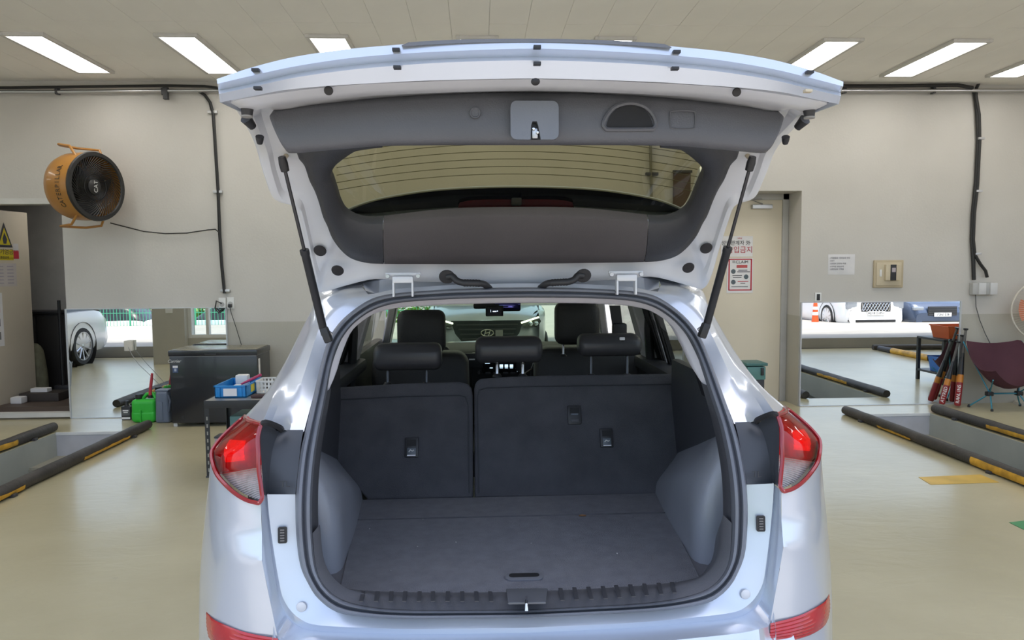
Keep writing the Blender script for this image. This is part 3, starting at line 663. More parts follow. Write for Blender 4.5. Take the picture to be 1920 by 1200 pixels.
# reflector strip
def patch(name, pts, m, off=0.006, th=.012, both=True, parent=car):
    P_ = [Vector((p.x, p.y-off, p.z)) for p in pts]
    res = []
    for s in ((1, -1) if both else (1,)):
        res.append(plate(name, [Vector((s*p.x, p.y, p.z)) for p in P_], (0, th, 0), m, parent))
    return res
M_refl = mat('red_reflector', (.42, .006, .012), .22, coat=.6, var=.1, vscale=30)
top = [(387, 1147), (400, 1161), (425, 1173), (455, 1184), (485, 1191), (521, 1197)]; bot = [(392, 1196), (404, 1210), (428, 1222), (456, 1230), (486, 1234), (530, 1236)]
def skinY(px):
    return lerp_tab(px, [373, 383, 399, 431, 474, 521, 560], [1.95, 1.858, 1.788, 1.735, 1.70, 1.685, 1.66])-.006
rt = crom([A(px, py, skinY(px)) for px, py in top], 20); rb_ = crom([A(px, py, skinY(px)) for px, py in bot], 20)
rrows = [[a.lerp(b, t)+Vector((0, -.007*math.sin(t*math.pi*1.0)-.0025*(k % 2), 0)) for a, b in zip(rt, rb_)] for k, t in enumerate([i/14 for i in range(15)])]
grid('rear_reflector', rrows, M_refl, car, both=True, ang=50)

# tail lamps
LO = [(460, 780), (440, 797), (418, 818), (402, 838), (397, 850), (400, 870), (408, 890), (425, 910), (445, 927), (465, 938), (484, 943)]
LOY = [1.977, 1.955, 1.93, 1.905, 1.89, 1.865, 1.835, 1.805, 1.775, 1.752, 1.735]
LI = [(490, 795), (487, 806), (484, 820), (484, 835), (485, 850), (485, 868), (486, 885), (489, 905), (491, 920), (492, 934), (486, 943)]
LIY = [1.796, 1.79, 1.782, 1.775, 1.768, 1.762, 1.757, 1.75, 1.745, 1.74, 1.735]
lo = [A(px, py, y) for (px, py), y in zip(LO, LOY)]; li = [A(px, py, y) for (px, py), y in zip(LI, LIY)]
NL = 41
lo_c, li_c = crom(lo, NL), crom(li, NL)
def lamp_rows(off):
    rows = []
    for i in range(NL):
        a, b = li_c[i], lo_c[i]; L = (a-b).length
        row = []
        for k in range(13):
            t = k/12; p = a.lerp(b, t); bul = math.sin(math.pi*t)*.30*L*.5
            n = Vector((.45, -1, .12)).normalized()
            row.append(p+n*(bul*.55)+Vector((0, -off, 0)))
        rows.append(row)
    return rows
M_lens_red = glass('red_lens', (.62, .012, .018), 1.5); M_lens_clr = glass('clear_lens', (.80, .80, .80), 1.5)
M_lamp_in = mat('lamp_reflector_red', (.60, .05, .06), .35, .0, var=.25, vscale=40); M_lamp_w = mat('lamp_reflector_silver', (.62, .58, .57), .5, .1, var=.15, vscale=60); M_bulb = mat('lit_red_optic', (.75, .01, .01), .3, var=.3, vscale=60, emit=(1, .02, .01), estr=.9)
M_rim = mat('lamp_rim_red', (.28, .008, .015), .2, coat=.6)
full = lamp_rows(0.0); SPL = 23
e = grid('tail_lamp', full[:SPL], M_lens_red, car, both=True, ang=60)
lamps = list(e)
def sub_both(fn, objs):
    for s, par in zip((1, -1), objs): fn(s, par)
def mk(name, rows, m, ang=50):
    def fn(s, par):
        grid(name, [[Vector((s*p.x, p.y, p.z)) for p in r] for r in rows], m, par, ang=ang)
    sub_both(fn, lamps)
mk('reversing_lens', full[SPL-1:], M_lens_clr)
inn = lamp_rows(-.022)
mk('reflector_bowl', inn[:SPL], M_lamp_in)
rib = [[p+Vector((0, .003*(i % 2), 0)) for p in r] for i, r in enumerate(dense(inn[SPL-1:], 2))]
mk('reversing_bowl', rib, M_lamp_w, 20)
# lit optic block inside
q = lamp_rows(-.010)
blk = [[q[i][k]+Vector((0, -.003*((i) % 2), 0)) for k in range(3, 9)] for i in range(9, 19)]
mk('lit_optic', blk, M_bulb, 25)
# rim around the lens
def rimfn(s, par):
    loop = [full[0][k] for k in range(13)] + [full[i][12] for i in range(1, NL)] + [full[-1][k] for k in range(11, -1, -1)] + [full[i][0] for i in range(NL-2, 0, -1)]
    loop = [Vector((s*p.x, p.y-.002, p.z)) for p in loop]
    tube('lamp_rim', loop, .0055, M_rim, par, 6, True)
sub_both(rimfn, lamps)

# black corner brackets (where the tailgate lamp seats)
bo = [(490, 795), (500, 794), (515, 797), (530, 804), (545, 808), (569, 806)]
BK_in = [onS(px, py, .004) for px, py in [(569, 806), (564, 835), (560, 870), (556, 905), (554, 927)]]
BK_mid = [A(*q) for q in [(525, 806, 1.875), (513, 835, 1.84), (507, 870, 1.815), (504, 905, 1.805), (502, 927, 1.80)]]
BK_midb = [p+Vector((0.004, -.012, 0)) for p in BK_mid]
BK_out = [p+Vector((-.004, .004, 0)) for p in [li[0], li[2], li[4], li[7], li[9]]]
brk_rows = [crom(c, 24) for c in (BK_in, [a.lerp(b, .5)+Vector((0, .0, 0)) for a, b in zip(BK_in, BK_mid)], BK_mid, BK_midb, [a.lerp(b, .6)+Vector((0, .012, 0)) for a, b in zip(BK_midb, BK_out)], BK_out)]
bks = grid('corner_bracket', brk_rows, mat('satin_black_bracket', (.055, .06, .07), .38), car, both=True, ang=30)
capr = crom([A(490, 795, 1.80), A(498, 791, 1.80), A(512, 795, 1.82), A(528, 803, 1.845), A(526, 809, 1.85)], 12)
for s in (1, -1): tube('rubber_cap', [Vector((s*p.x, p.y-.005, p.z)) for p in capr], [.004]+[.008]*10+[.004], M_black, bks[0] if s == 1 else bks[1], 6)
for s, b_ in zip((1, -1), bks): text('embossed_mark', 'TL', .022, mat('embossed', (.035, .04, .048), .5), b_, (s*.595, 1.777, 1.072), (R_(90), 0, 0), ext=.001)
# vents, round plugs on the frame
for s in (1, -1):
    p = onS(530, 1003, -.006); v = empty('body_vent', (s*p.x, p.y, p.z)); v.parent = car; v.rotation_euler = (R_(-6), 0, R_(-s*3))
    bm = bmesh.new(); pts = rrect(.022, .040, .004); f = bm.faces.new([bm.verts.new((x, 0, z)) for x, z in pts]); r = bmesh.ops.extrude_face_region(bm, geom=[f]); bmesh.ops.translate(bm, vec=(0, -.003, 0), verts=[q for q in r['geom'] if isinstance(q, bmesh.types.BMVert)]); bmesh.ops.recalc_face_normals(bm, faces=bm.faces[:])
    put('vent_frame', bm, M_black, v)
    for k in range(5): box('louvre', (0, -.004, -.013+.0065*k), (.010, .003, .003), mat('vent_grey', (.18, .17, .16), .5), v)
    p = onS(565, 1138, -.004)
    lathe('round_plug', [(0, .004), (.009, .004), (.012, .002), (.0125, 0)], mat('plug_white', (.66, .67, .69), .4), car, 18, Matrix.Translation(Vector((s*p.x, p.y, p.z))) @ Matrix.Rotation(R_(90), 4, 'X'))

# quarter panel / D pillar: from seal edge outward to the silhouette
Q0 = half([(570, 809), (588, 740), (602, 680), (614, 640), (627, 617), (646, 595), (674, 573), (702, 558)], .012, False)
Q1 = [A(543, 809, 1.872), A(560, 735, 1.97), A(577, 680, 2.06), A(590, 640, 2.14), A(601, 610, 2.19), A(622, 585, 2.22), A(655, 562, 2.23), A(690, 552, 2.23)]
Q2 = [A(507, 797, 1.85), A(532, 735, 2.0), A(556, 680, 2.10), A(574, 640, 2.18), A(586, 610, 2.24), A(602, 575, 2.27), A(645, 552, 2.27), A(685, 545, 2.27)]
Q3 = [A(492, 793, 1.81), A(518, 732, 2.02), A(551, 682, 2.13), A(568, 645, 2.20), A(583, 608, 2.26), A(594, 572, 2.29), A(637, 545, 2.29), A(680, 540, 2.29)]
Q4 = [A(460, 780, 1.977), A(500, 735, 2.10), A(533, 682, 2.22), A(553, 643, 2.29), A(571, 607, 2.33), A(585, 580, 2.36), A(600, 548, 2.38), A(680, 530, 2.36)]
Q5 = [Vector((p.x+.03, p.y+.25, p.z)) for p in Q4]; Q5[-1] = Vector((.45, 2.6, 1.63)); Q5[-2] = Vector((.60, 2.6, 1.60))
qc = [crom(c, 40) for c in (Q0, Q1, Q2, Q3, Q4, Q5)]
qrows = []
for a, b, k in ((0, 1, 4), (1, 2, 4), (2, 3, 2), (3, 4, 5), (4, 5, 4)):
    for t in range(k): qrows.append([p.lerp(q_, t/k) for p, q_ in zip(qc[a], qc[b])])
qrows.append(qc[5])
grid('quarter_panel', qrows, M_paint, car, both=True, ang=30)
# roof channel: behind the seal at the top centre
T0 = half([(963, 539), (870, 541), (800, 545), (740, 550), (702, 558)], .012, False); T0[0].x = 0
tc0 = crom(T0, 20)
chan = [tc0, [p+Vector((0, .02, .012)) for p in tc0], [p+Vector((0, .10, .006)) for p in tc0], [p+Vector((0, .12, .05)) for p in tc0], [p+Vector((0, .16, .075)) for p in tc0]]
for row, q_ in zip(chan, (Q0[-1], Q1[-1], Q2[-1], Q4[-1], Q5[-1])): row.append(q_)
grid('roof_channel', chan, M_paint, car, joined=True, ang=30)

# roof, side panels, bonnet: the rest of the body
def arc_row(Y, w, z, crown, n=13): return [Vector((w*k/(n-1), Y, z-crown*(k/(n-1))**2)) for k in range(n)]
roof = [arc_row(2.33, .60, 1.615, .065), arc_row(2.6, .62, 1.64, .06), arc_row(3.2, .64, 1.655, .06), arc_row(3.9, .63, 1.62, .06), arc_row(4.25, .60, 1.555, .05)]
grid('roof', dense([crom(r, 16) for r in roof], 3), M_paint, car, joined=True, ang=60, thick=.02)
liner = [arc_row(2.30, .55, 1.553, .05), arc_row(2.7, .58, 1.585, .06), arc_row(3.3, .59, 1.60, .06), arc_row(3.9, .58, 1.57, .06), arc_row(4.2, .56, 1.52, .05)]
grid('headliner', dense([crom(r, 16) for r in liner], 3), M_liner, car, joined=True, ang=60)
def side_sec(Y, dw=0, belt=1.12): return [Vector((w+dw, Y, z)) for w, z in ((.74, .25), (.86, .33), (.885, .55), (.895, .80), (.89, .95), (.86, 1.03), (.80, belt))]
sides = [side_sec(2.28, -.045), side_sec(2.7, -.005), side_sec(3.4, .0), side_sec(4.4, .0), side_sec(5.2, -.01, 1.06), side_sec(5.75, -.06, 1.0), side_sec(6.0, -.16, .96)]
grid('body_side', dense([crom(s_, 20) for s_ in sides], 4), M_paint, car, both=True, ang=40)
bon = [arc_row(4.95, .80, 1.10, .05), arc_row(5.4, .78, 1.07, .06), arc_row(5.8, .72, 1.01, .06), arc_row(6.05, .64, .935, .05), arc_row(6.10, .62, .90, .04)]
grid('bonnet', dense([crom(r, 16) for r in bon], 3), M_paint, car, joined=True, ang=60)
box('scuttle', (0, 4.92, 1.06), (1.5, .18, .05), M_black, car, .01)
# front fascia (seen in the wall mirror)
fas = []
for z, Y, w in ((.90, 6.10, .66), (.80, 6.16, .74), (.60, 6.19, .78), (.40, 6.19, .78), (.25, 6.12, .74)):
    fas.append([Vector((w*k/14, Y-.30*(k/14)**3, z)) for k in range(15)])
grid('front_bumper', dense(fas, 3), M_paint, car, joined=True, ang=50)
gr = [(-.50, .90), (.50, .90), (.44, .72), (.34, .60), (-.34, .60), (-.44, .72)]
g = plate('grille', [(x, 6.185-.12*abs(x)**2, z) for x, z in gr], (0, .035, 0), mat('grille_black', (.015, .016, .016), .3), car)
for z in (.845, .78, .715, .65): box('grille_bar', (0, 6.215, z), (.84-.5*(.845-z)*1.6, .02, .018), M_dgrey, g, .004)
em = empty('emblem', (0, 6.235, .735)); em.parent = car
bm = bmesh.new(); bm_tube(bm, [(.085*math.cos(a), 0, .045*math.sin(a)) for a in [2*math.pi*k/28 for k in range(28)]], .007, 6, True); sharp(put('emblem_ring', bm, M_chrome, em))
for x in (-.03, .03): tube('emblem_stroke', [(x-.012, 0, -.036), (x+.012, 0, .036)], .007, M_chrome, em, 6)
tube('emblem_bar', [(-.03, 0, -.008), (.03, 0, .008)], .006, M_chrome, em, 6)
M_drl = mat('daytime_light', (.9, .9, .8), .3, emit=(1, .98, .75), estr=6.0)
for s in (1, -1):
    hl = plate('head_lamp', [(s*.46, 6.175, .86), (s*.72, 6.02, .93), (s*.76, 5.98, .87), (s*.70, 6.06, .79), (s*.50, 6.17, .80)], (0, .02, 0), mat('headlamp_dark', (.08, .09, .09), .15, .4), car)
    tube('daytime_strip', [(s*.47, 6.205, .865), (s*.58, 6.16, .895), (s*.72, 6.05, .93)], .012, M_drl, hl, 6)
    for x, y in ((.60, 6.15), (.68, 6.09)): lathe('lamp_lens', [(0, .02), (.03, .015), (.035, 0)], M_chrome, hl, 14, Matrix.Translation((s*x, y, .845)) @ Matrix.Rotation(R_(-90), 4, 'X'))
# wheels
for s in (1, -1):
    for Y in (2.55, 5.22):
        mt = Matrix.Translation((s*.80, Y, .345)) @ Matrix.Rotation(R_(90)*s, 4, 'Y')
        w_ = lathe('wheel', [(.20, -.11), (.30, -.11), (.34, -.08), (.345, 0), (.34, .08), (.30, .11), (.24, .11), (.235, .08), (.0, .06)], mat('tyre', (.02, .02, .02), .7), car, 28, mt)
        lathe('rim', [(.0, .10), (.05, .10), (.10, .085), (.23, .10), (.24, .112)], M_steel, w_, 20, mt)
box('underbody', (0, 3.9, .32), (1.45, 3.6, .16), M_black, car, .03)
for s in (1, -1):
    box('wheelhouse_liner', (s*.70, 2.58, .56), (.30, .80, .30), M_black, car, .05)

# glazing and pillars
M_ws = glass('windscreen_glass', (.62, .74, .60), 1.4); M_sg = glass('side_glass', (.62, .65, .60), 1.45)
wsr = [arc_row(4.22, .60, 1.535, .04), arc_row(4.6, .66, 1.33, .04), arc_row(4.98, .72, 1.09, .03)]
grid('windscreen', dense([crom(r, 14) for r in wsr], 3), M_ws, car, joined=True, ang=60)
def pil(name, p0, p1, w0, w1, m, d=.05, both=True):
    for s in ((1, -1) if both else (1,)):
        bm = bmesh.new()
        V = []
        for (x, y, z), w in ((p0, w0), (p1, w1)):
            V.append([bm.verts.new((s*(x+dx), y+dy, z)) for dx, dy in ((-d/2, -w/2), (d/2, -w/2), (d/2, w/2), (-d/2, w/2))])
        for k in range(4): bm.faces.new((V[0][k], V[0][(k+1) % 4], V[1][(k+1) % 4], V[1][k]))
        bm.faces.new(V[0]); bm.faces.new(list(reversed(V[1])))
        bmesh.ops.recalc_face_normals(bm, faces=bm.faces[:])
        bmesh.ops.bevel(bm, geom=bm.edges[:], offset=.008, segments=2, affect='EDGES')
        sharp(put(name, bm, m, car))
pil('b_pillar_trim', (.735, 3.52, 1.15), (.60, 3.42, 1.55), .15, .11, M_lite, .05)
pil('b_pillar_outer', (.785, 3.45, 1.12), (.625, 3.36, 1.57), .20, .16, M_black, .03)
pil('door_frame_chrome', (.785, 3.30, 1.12), (.63, 3.22, 1.57), .03, .03, M_lite, .02)
pil('door_frame', (.78, 3.22, 1.12), (.625, 3.14, 1.57), .06, .05, M_black, .03)
pil('a_pillar_trim', (.72, 4.72, 1.10), (.57, 4.15, 1.53), .14, .10, M_lite, .05)
pil('c_pillar', (.69, 2.36, 1.12), (.565, 2.44, 1.55), .12, .10, M_black, .05)
for s in (1, -1):
    rows_ = [[Vector((s*(.79+dw-.17*t), Y, 1.12+.44*t)) for t in (0, .25, .5, .75, 1)] for Y, dw in ((2.36, -.085), (2.8, -.03), (3.4, 0), (4.0, 0), (4.35, -.01))]
    grid('side_window', rows_, M_sg, car, ang=60)
# door inner panels and belts
for s in (1, -1):
    box('door_panel', (s*.765, 3.55, .90), (.06, 2.3, .52), mat('door_card', (.028, .028, .03), .5), car, .02)
    tube('seat_belt', [(s*.70, 3.42, 1.50), (s*.70, 3.40, 1.30), (s*.72, 3.40, 1.0)], .022, M_black, car, 6)
    box('window_sill_trim', (s*.72, 2.95, 1.135), (.10, 1.3, .06), M_trim, car, .02)
    box('switch_highlight', (s*.70, 2.95, 1.19), (.012, .02, .035), M_chrome, car, .004)
# D-pillar light trim, with forward face
ti = [(611, 734), (617, 705), (626, 672), (634, 650), (643, 632), (661, 609), (688, 588), (714, 576), (748, 568), (804, 563), (872, 560), (963, 558)]
tn = [(616, 731), (627, 707), (636, 677), (647, 647), (658, 623), (673, 607), (696, 591), (716, 583.5), (750, 577), (808, 572.5), (872, 570), (963, 568)]
a0 = crom(half(ti, .02, False), 40); a0[-1].x = 0
a1 = crom(half(ti, .05, False), 40); a1[-1].x = 0
a2 = crom(half(tn, .11, False), 40); a2[-1].x = 0
a3 = [p+Vector((.004, .05, .008)) for p in a2]; a3[-1].x = 0
grid('opening_trim', [a0, a1, [p.lerp(q_, .5)+Vector((-.003, 0, -.004)) for p, q_ in zip(a1, a2)], a2, a3], M_lite, car, joined=True, ang=60)
for s in (1, -1):
    up = [a2[i] for i in range(0, 26)]
    g0 = [Vector((s*p.x, p.y, p.z)) for p in up]; g1 = [Vector((s*(p.x+.045*(1-i/40)), p.y+.22*(1-.4*i/25), p.z+.0)) for i, p in enumerate(up)]
    g1 = [Vector((p.x, p.y, max(p.z, 1.26))) for p in g1]
    grid('d_pillar_trim', [g0, [p.lerp(q_, .5) for p, q_ in zip(g0, g1)], g1], M_lite, car, ang=60)

# boot floor, side trims, sill
FZ = .745
fl_pts = [atZ(px, py, FZ) for px, py in [(632, 1088), (681, 941)]]
bw, fw = .552, .487
fo = [(-bw-.01, 2.66), (bw+.01, 2.66), (fw, 1.86), (.40, 1.80), (.2, 1.775), (0, 1.77), (-.2, 1.775), (-.40, 1.80), (-fw, 1.86)]
bf = plate('boot_floor', [(x, y, FZ) for x, y in fo], (0, 0, -.03), M_carpet, car)
# hinge line across the carpet and pull handle
tube('fold_line', [(-.535, 2.44, FZ), (.535, 2.44, FZ)], .0035, M_seatc, bf, 5)
hp = atZ(983, 1083, FZ)
hd = plate('pull_handle', [(hp.x+x, hp.y+z, FZ) for x, z in rrect(.105, .048, .02, 5)], (0, 0, .005), mat('handle_grey', (.17, .175, .195), .4), bf, .0015)
plate('handle_recess', [(hp.x+x, hp.y+.004+z, FZ+.0052) for x, z in rrect(.085, .024, .011, 4)], (0, 0, .0008), M_black, bf)
# crumbs and a dry leaf lie on the carpet
for px, py, sx, lab in [(793, 974, .003, 'tiny white crumb on the boot carpet below the smaller seat back'), (693, 992, .003, 'tiny white crumb on the boot carpet nearest the left side trim'), (783, 1025, .0035, 'pale crumb mid-left on the boot carpet'), (855, 1017, .0042, 'elongated pale crumb left of the middle of the boot carpet'), (996, 1019, .003, 'tiny pale crumb at the middle of the boot carpet'), (1157, 1038, .005, 'largest pale fibre scrap on the right of the boot carpet'), (733, 1070, .0022, 'speck of grit near the left front corner of the boot carpet')]:
    p = atZ(px, py, FZ)
    bm = bmesh.new(); bmesh.ops.create_icosphere(bm, subdivisions=1, radius=sx*.6); bmesh.ops.scale(bm, vec=(1.3, .6, .5), verts=bm.verts[:]); bmesh.ops.rotate(bm, cent=(0, 0, 0), matrix=Matrix.Rotation(random.random()*3, 3, 'Z'), verts=bm.verts[:]); bmesh.ops.translate(bm, vec=(p.x, p.y, FZ+.001), verts=bm.verts[:])
    tag(put('crumb', bm, M_paper), lab, 'crumb', 'crumbs on the boot carpet')
p = atZ(1092, 969, FZ)
rows_ = [[Vector((p.x-.012+.024*i/6, p.y+(j-2)/2*.006*math.sin(math.pi*(i+.3)/6.6), FZ+.002+.004*abs(j-2)/2)) for j in range(5)] for i in range(7)]
tag(grid('dry_leaf', rows_, mat('dry_leaf', (.30, .15, .06), .7), None), 'small curled brown dry leaf on the boot carpet', 'leaf')
# wheel-house side trims
def WH(w, Y, z): return Vector((w, Y, z))
base = [WH(.66, 1.995, FZ-.01), WH(.60, 2.0, FZ-.01), WH(.54, 2.005, FZ-.01), WH(.514, 2.04, FZ-.01), WH(.516, 2.15, FZ-.01), WH(.53, 2.4, FZ-.01), WH(.555, 2.68, FZ-.01)]
mid = [WH(.66, 2.005, .95), WH(.60, 2.01, .94), WH(.545, 2.02, .92), WH(.52, 2.06, .89), WH(.522, 2.18, .86), WH(.535, 2.42, .82), WH(.56, 2.68, .77)]
topw = [WH(.66, 2.02, 1.11), WH(.605, 2.04, 1.08), WH(.565, 2.07, 1.02), WH(.54, 2.13, .97), WH(.538, 2.25, .93), WH(.55, 2.43, .875), WH(.575, 2.68, .80)]
upw = [WH(.68, 2.08, 1.16), WH(.64, 2.12, 1.13), WH(.61, 2.16, 1.07), WH(.60, 2.22, 1.02), WH(.60, 2.32, .98), WH(.61, 2.47, .93), WH(.63, 2.70, .86)]
upo = [WH(.70, 2.12, 1.20), WH(.69, 2.16, 1.18), WH(.68, 2.22, 1.12), WH(.68, 2.28, 1.08), WH(.68, 2.38, 1.04), WH(.69, 2.52, 1.0), WH(.70, 2.72, .95)]
grid('side_trim', dense([crom(r, 36) for r in (base, mid, topw, upw, upo)], 4), mat('wheelhouse_trim_lit', (.26, .275, .315), .34, spec=.9, bump=.1, bscale=350), car, both=True, ang=70)  # light on the rear face is put into this colour, paler than the trim above
# panel from the seal inward to the pocket (rear face of the side trim)
pin = half([(611, 734), (600, 800), (592, 850), (587, 900), (585, 950), (586, 1000), (591, 1055), (600, 1085)], .03, False)
pin2 = [p+Vector((-.004, .05, 0)) for p in pin]; pin3 = [Vector((p.x+.06, p.y+.16, p.z)) for p in pin]; pin4 = [Vector((p.x+.10, max(p.y+.35, 2.02), p.z)) for p in pin]
grid('pillar_lower_trim', [crom(r, 30) for r in (pin, pin2, pin3, pin4)], mat('pillar_lower_plastic', (.075, .077, .088), .42, bump=.1, bscale=300), car, both=True, ang=50)
for s in (1, -1):
    box('upper_side_trim', (s*.672, 2.50, 1.03), (.04, .64, .42), M_trim, car, .012)
    poc = [(s*.484, 1.86), (s*.552, 2.66), (s*.66, 2.66), (s*.66, 1.95), (s*.58, 1.86), (s*.53, 1.84)]
    plate('floor_side_pocket', [(x, y, FZ-.004) for x, y in poc], (0, 0, -.03), mat('pocket_carpet', (.15, .15, .17), .95), car)
# scuff plate inside the seal
s_in = half(SI[15:], .012, False); s_in[-1].x = 0
s_a = crom(s_in, 40)
s_b = crom([Vector((max(0, p.x-.012 if p.x > .02 else 0), p.y+.03, p.z+.012)) for p in s_in], 40)
sp_px = [(598, 1047), (607, 1070), (628, 1094), (653, 1103), (712, 1109), (860, 1111), (983, 1109)]
sl_ = [atZ(px, py, FZ+.003) for px, py in sp_px]; sl_ = [Vector((abs(p.x), p.y, p.z)) for p in sl_]; sl_[-1].x = 0
sill_in = crom(sl_, 40)
sc = grid('sill_plate', [s_a, s_b, [a.lerp(b, .5)+Vector((0, 0, .002)) for a, b in zip(s_b, sill_in)], sill_in, [p+Vector((0, .012, -.006)) for p in sill_in]], mat('sill_plastic', (.11, .112, .125), .45, bump=.1, bscale=300), car, joined=True, ang=60)
yin, yout, zin, zout = sill_in[-1].y, s_b[-1].y, sill_in[-1].z, s_b[-1].z
def onSill(px, py, off=.004):
    Y = 1.8
    for _ in range(40):
        p = atY(px, py, Y); cv = .19*p.x**2
        z = zin+(yin+cv-Y)/(yin-yout)*(zout-zin)+off
        q = atZ(px, py, z); Y = .5*Y+.5*q.y
    return atZ(px, py, z)
RL = [(681.7, 676.7), (708, 705), (734, 732.7), (760, 758), (786.7, 785), (812, 811.7), (840, 839), (866.7, 866.7), (893, 894), (919, 921)]
RR = [(1050.7, 1055, 1104, 1127), (1076.7, 1081.7, 1103, 1126), (1103, 1109, 1102, 1125), (1130, 1136, 1100.5, 1123.5), (1155, 1161.7, 1099, 1122), (1181.7, 1188, 1097.5, 1120), (1208, 1213, 1096, 1118), (1235, 1240, 1094.5, 1115.5), (1260, 1265, 1093, 1113)]
for t_, b_, y0, y1 in [(t_, b_, 1110.5, 1129) for t_, b_ in RL]+RR:
    P4 = [onSill(t_-4, y0, .007), onSill(t_+4, y0, .007), onSill(b_+4, y1, .007), onSill(b_-4, y1, .007)]
    plate('tread_rib', P4, (0, 0, .003), mat('tread_rib_dark', (.055, .056, .064), .5), sc, .0008)
c4 = [onSill(949, 1107.5, .006), onSill(1027, 1106.5, .006), onSill(1024, 1133, .006), onSill(952, 1134, .006)]
plate('striker_cover', c4, (0, 0, .006), mat('striker_cover_grey', (.13, .135, .15), .4), sc, .004)
k0_, k1_ = onSill(987, 1120, .014), onSill(987, 1134, .016)
tube('striker', [k0_+Vector((0, .002, -.004)), k0_, k1_, k1_+Vector((0, -.004, -.012))], .0036, M_chrome, sc, 8)

# ------------------------------------------------------------------ seats and cabin
def onSeat(px, py, off=0.0, b=2.66, k=.42):
    Y = 2.7
    for _ in range(40):
        p = atY(px, py, Y); Y = .5*Y+.5*(b+k*(p.z-.735)+off)
    return atY(px, py, Y)
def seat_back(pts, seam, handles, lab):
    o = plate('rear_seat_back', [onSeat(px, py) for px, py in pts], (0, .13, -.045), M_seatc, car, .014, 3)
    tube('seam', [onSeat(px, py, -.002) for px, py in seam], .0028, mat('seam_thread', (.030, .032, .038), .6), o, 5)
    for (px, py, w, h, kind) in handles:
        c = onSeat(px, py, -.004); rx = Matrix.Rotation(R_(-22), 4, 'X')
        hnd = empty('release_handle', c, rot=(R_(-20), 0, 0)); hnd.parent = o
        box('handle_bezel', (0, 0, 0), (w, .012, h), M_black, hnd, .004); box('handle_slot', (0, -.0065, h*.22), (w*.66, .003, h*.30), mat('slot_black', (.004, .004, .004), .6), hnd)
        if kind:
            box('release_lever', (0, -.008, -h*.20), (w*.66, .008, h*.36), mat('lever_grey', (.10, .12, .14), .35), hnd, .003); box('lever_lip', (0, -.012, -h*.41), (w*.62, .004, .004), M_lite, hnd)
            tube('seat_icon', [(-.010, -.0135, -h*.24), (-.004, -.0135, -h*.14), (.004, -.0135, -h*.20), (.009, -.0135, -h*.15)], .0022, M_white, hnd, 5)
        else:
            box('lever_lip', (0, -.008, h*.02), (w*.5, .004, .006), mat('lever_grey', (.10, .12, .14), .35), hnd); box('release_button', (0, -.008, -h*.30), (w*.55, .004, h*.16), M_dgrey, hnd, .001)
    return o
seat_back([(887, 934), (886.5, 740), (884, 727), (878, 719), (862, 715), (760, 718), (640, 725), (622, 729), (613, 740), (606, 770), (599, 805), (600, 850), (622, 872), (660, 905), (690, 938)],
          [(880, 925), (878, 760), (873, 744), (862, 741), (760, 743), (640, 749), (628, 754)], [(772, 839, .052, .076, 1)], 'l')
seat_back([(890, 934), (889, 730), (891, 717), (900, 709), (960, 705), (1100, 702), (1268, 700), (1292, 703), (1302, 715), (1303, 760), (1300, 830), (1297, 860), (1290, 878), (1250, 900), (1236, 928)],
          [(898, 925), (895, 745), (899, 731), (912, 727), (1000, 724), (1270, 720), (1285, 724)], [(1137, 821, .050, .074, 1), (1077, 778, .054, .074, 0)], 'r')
def headrest(name, cx, cy, wpx, hpx, Y, m, posts, ptop, pbot, pm, bev=.035, th=.10, parent=car, pr=.0065):
    c = atY(cx, cy, Y); w = wpx/1350*Y; h = hpx/1350*Y
    bm = bmesh.new(); bm_box(bm, Vector((0, 0, 0)), (w, th, h), min(bev, h*.42, th*.42), None, 5)
    for v in bm.verts:
        t = v.co.z/h+.5
        v.co.x *= 1.0-.05*(t-.5)**2*2; v.co.y += -.022*math.sin(t*math.pi)*(1 if v.co.y < 0 else .3)
    bmesh.ops.translate(bm, vec=c, verts=bm.verts[:])
    o = put(name, bm, m, parent, True)
    for px in posts:
        a = atY(px, ptop, Y); b_ = atY(px, pbot, Y-.02)
        tube('post', [a, b_], pr, pm, o, 10)
        bm = bmesh.new(); bm_lathe(bm, [(0, .012), (.012, .012), (.018, .004), (.019, 0)], 14, Matrix.Translation(b_)); sharp(put('post_guide', bm, M_black, o))
    return o
headrest('headrest', 766, 668, 126, 50, 2.95, M_leather, (727, 800), 684, 722, M_gpost)
headrest('headrest', 953.5, 655, 126, 49, 2.93, M_leather, (932, 980), 672, 706, M_chrome)
headrest('headrest', 1140.5, 646, 118, 42, 2.93, M_leather, (1108, 1176), 662, 706, M_gpost)
headrest('front_headrest', 791, 621, 90, 80, 3.72, M_leatherf, (770, 812), 655, 668, M_gpost, .05, .12)
headrest('front_headrest', 1081, 606, 84, 80, 3.72, M_leatherf, (1056, 1106), 640, 668, M_chrome, .05, .12)
for (x0, x1, yt, nm) in ((692, 884, 661, 'l'), (996, 1206, 651, 'r')):
    a = atY(x0, yt, 3.80); b_ = atY(x1, yt, 3.80); w = b_.x-a.x
    bm = bmesh.new(); bm_box(bm, Vector((0, 0, 0)), (w, .16, .70), .055, None, 5)
    for v in bm.verts:
        t = v.co.z/.7+.5; v.co.y += .10*t
        if t > .8: v.co.x *= 1-.16*((t-.8)/.2)**2
    bmesh.ops.translate(bm, vec=((a.x+b_.x)/2, 3.74, a.z-.35), verts=bm.verts[:]); put('front_seat_back', bm, M_leatherf, car, True)
for x in (-.38, .38): box('front_seat_cushion', (x, 3.98, .55), (.50, .52, .22), M_leatherf, car, .05)
box('rear_seat_cushion', (0, 3.02, .56), (1.28, .50, .20), M_leather, car, .05)
box('cabin_floor', (0, 3.9, .40), (1.40, 2.6, .04), M_black, car)
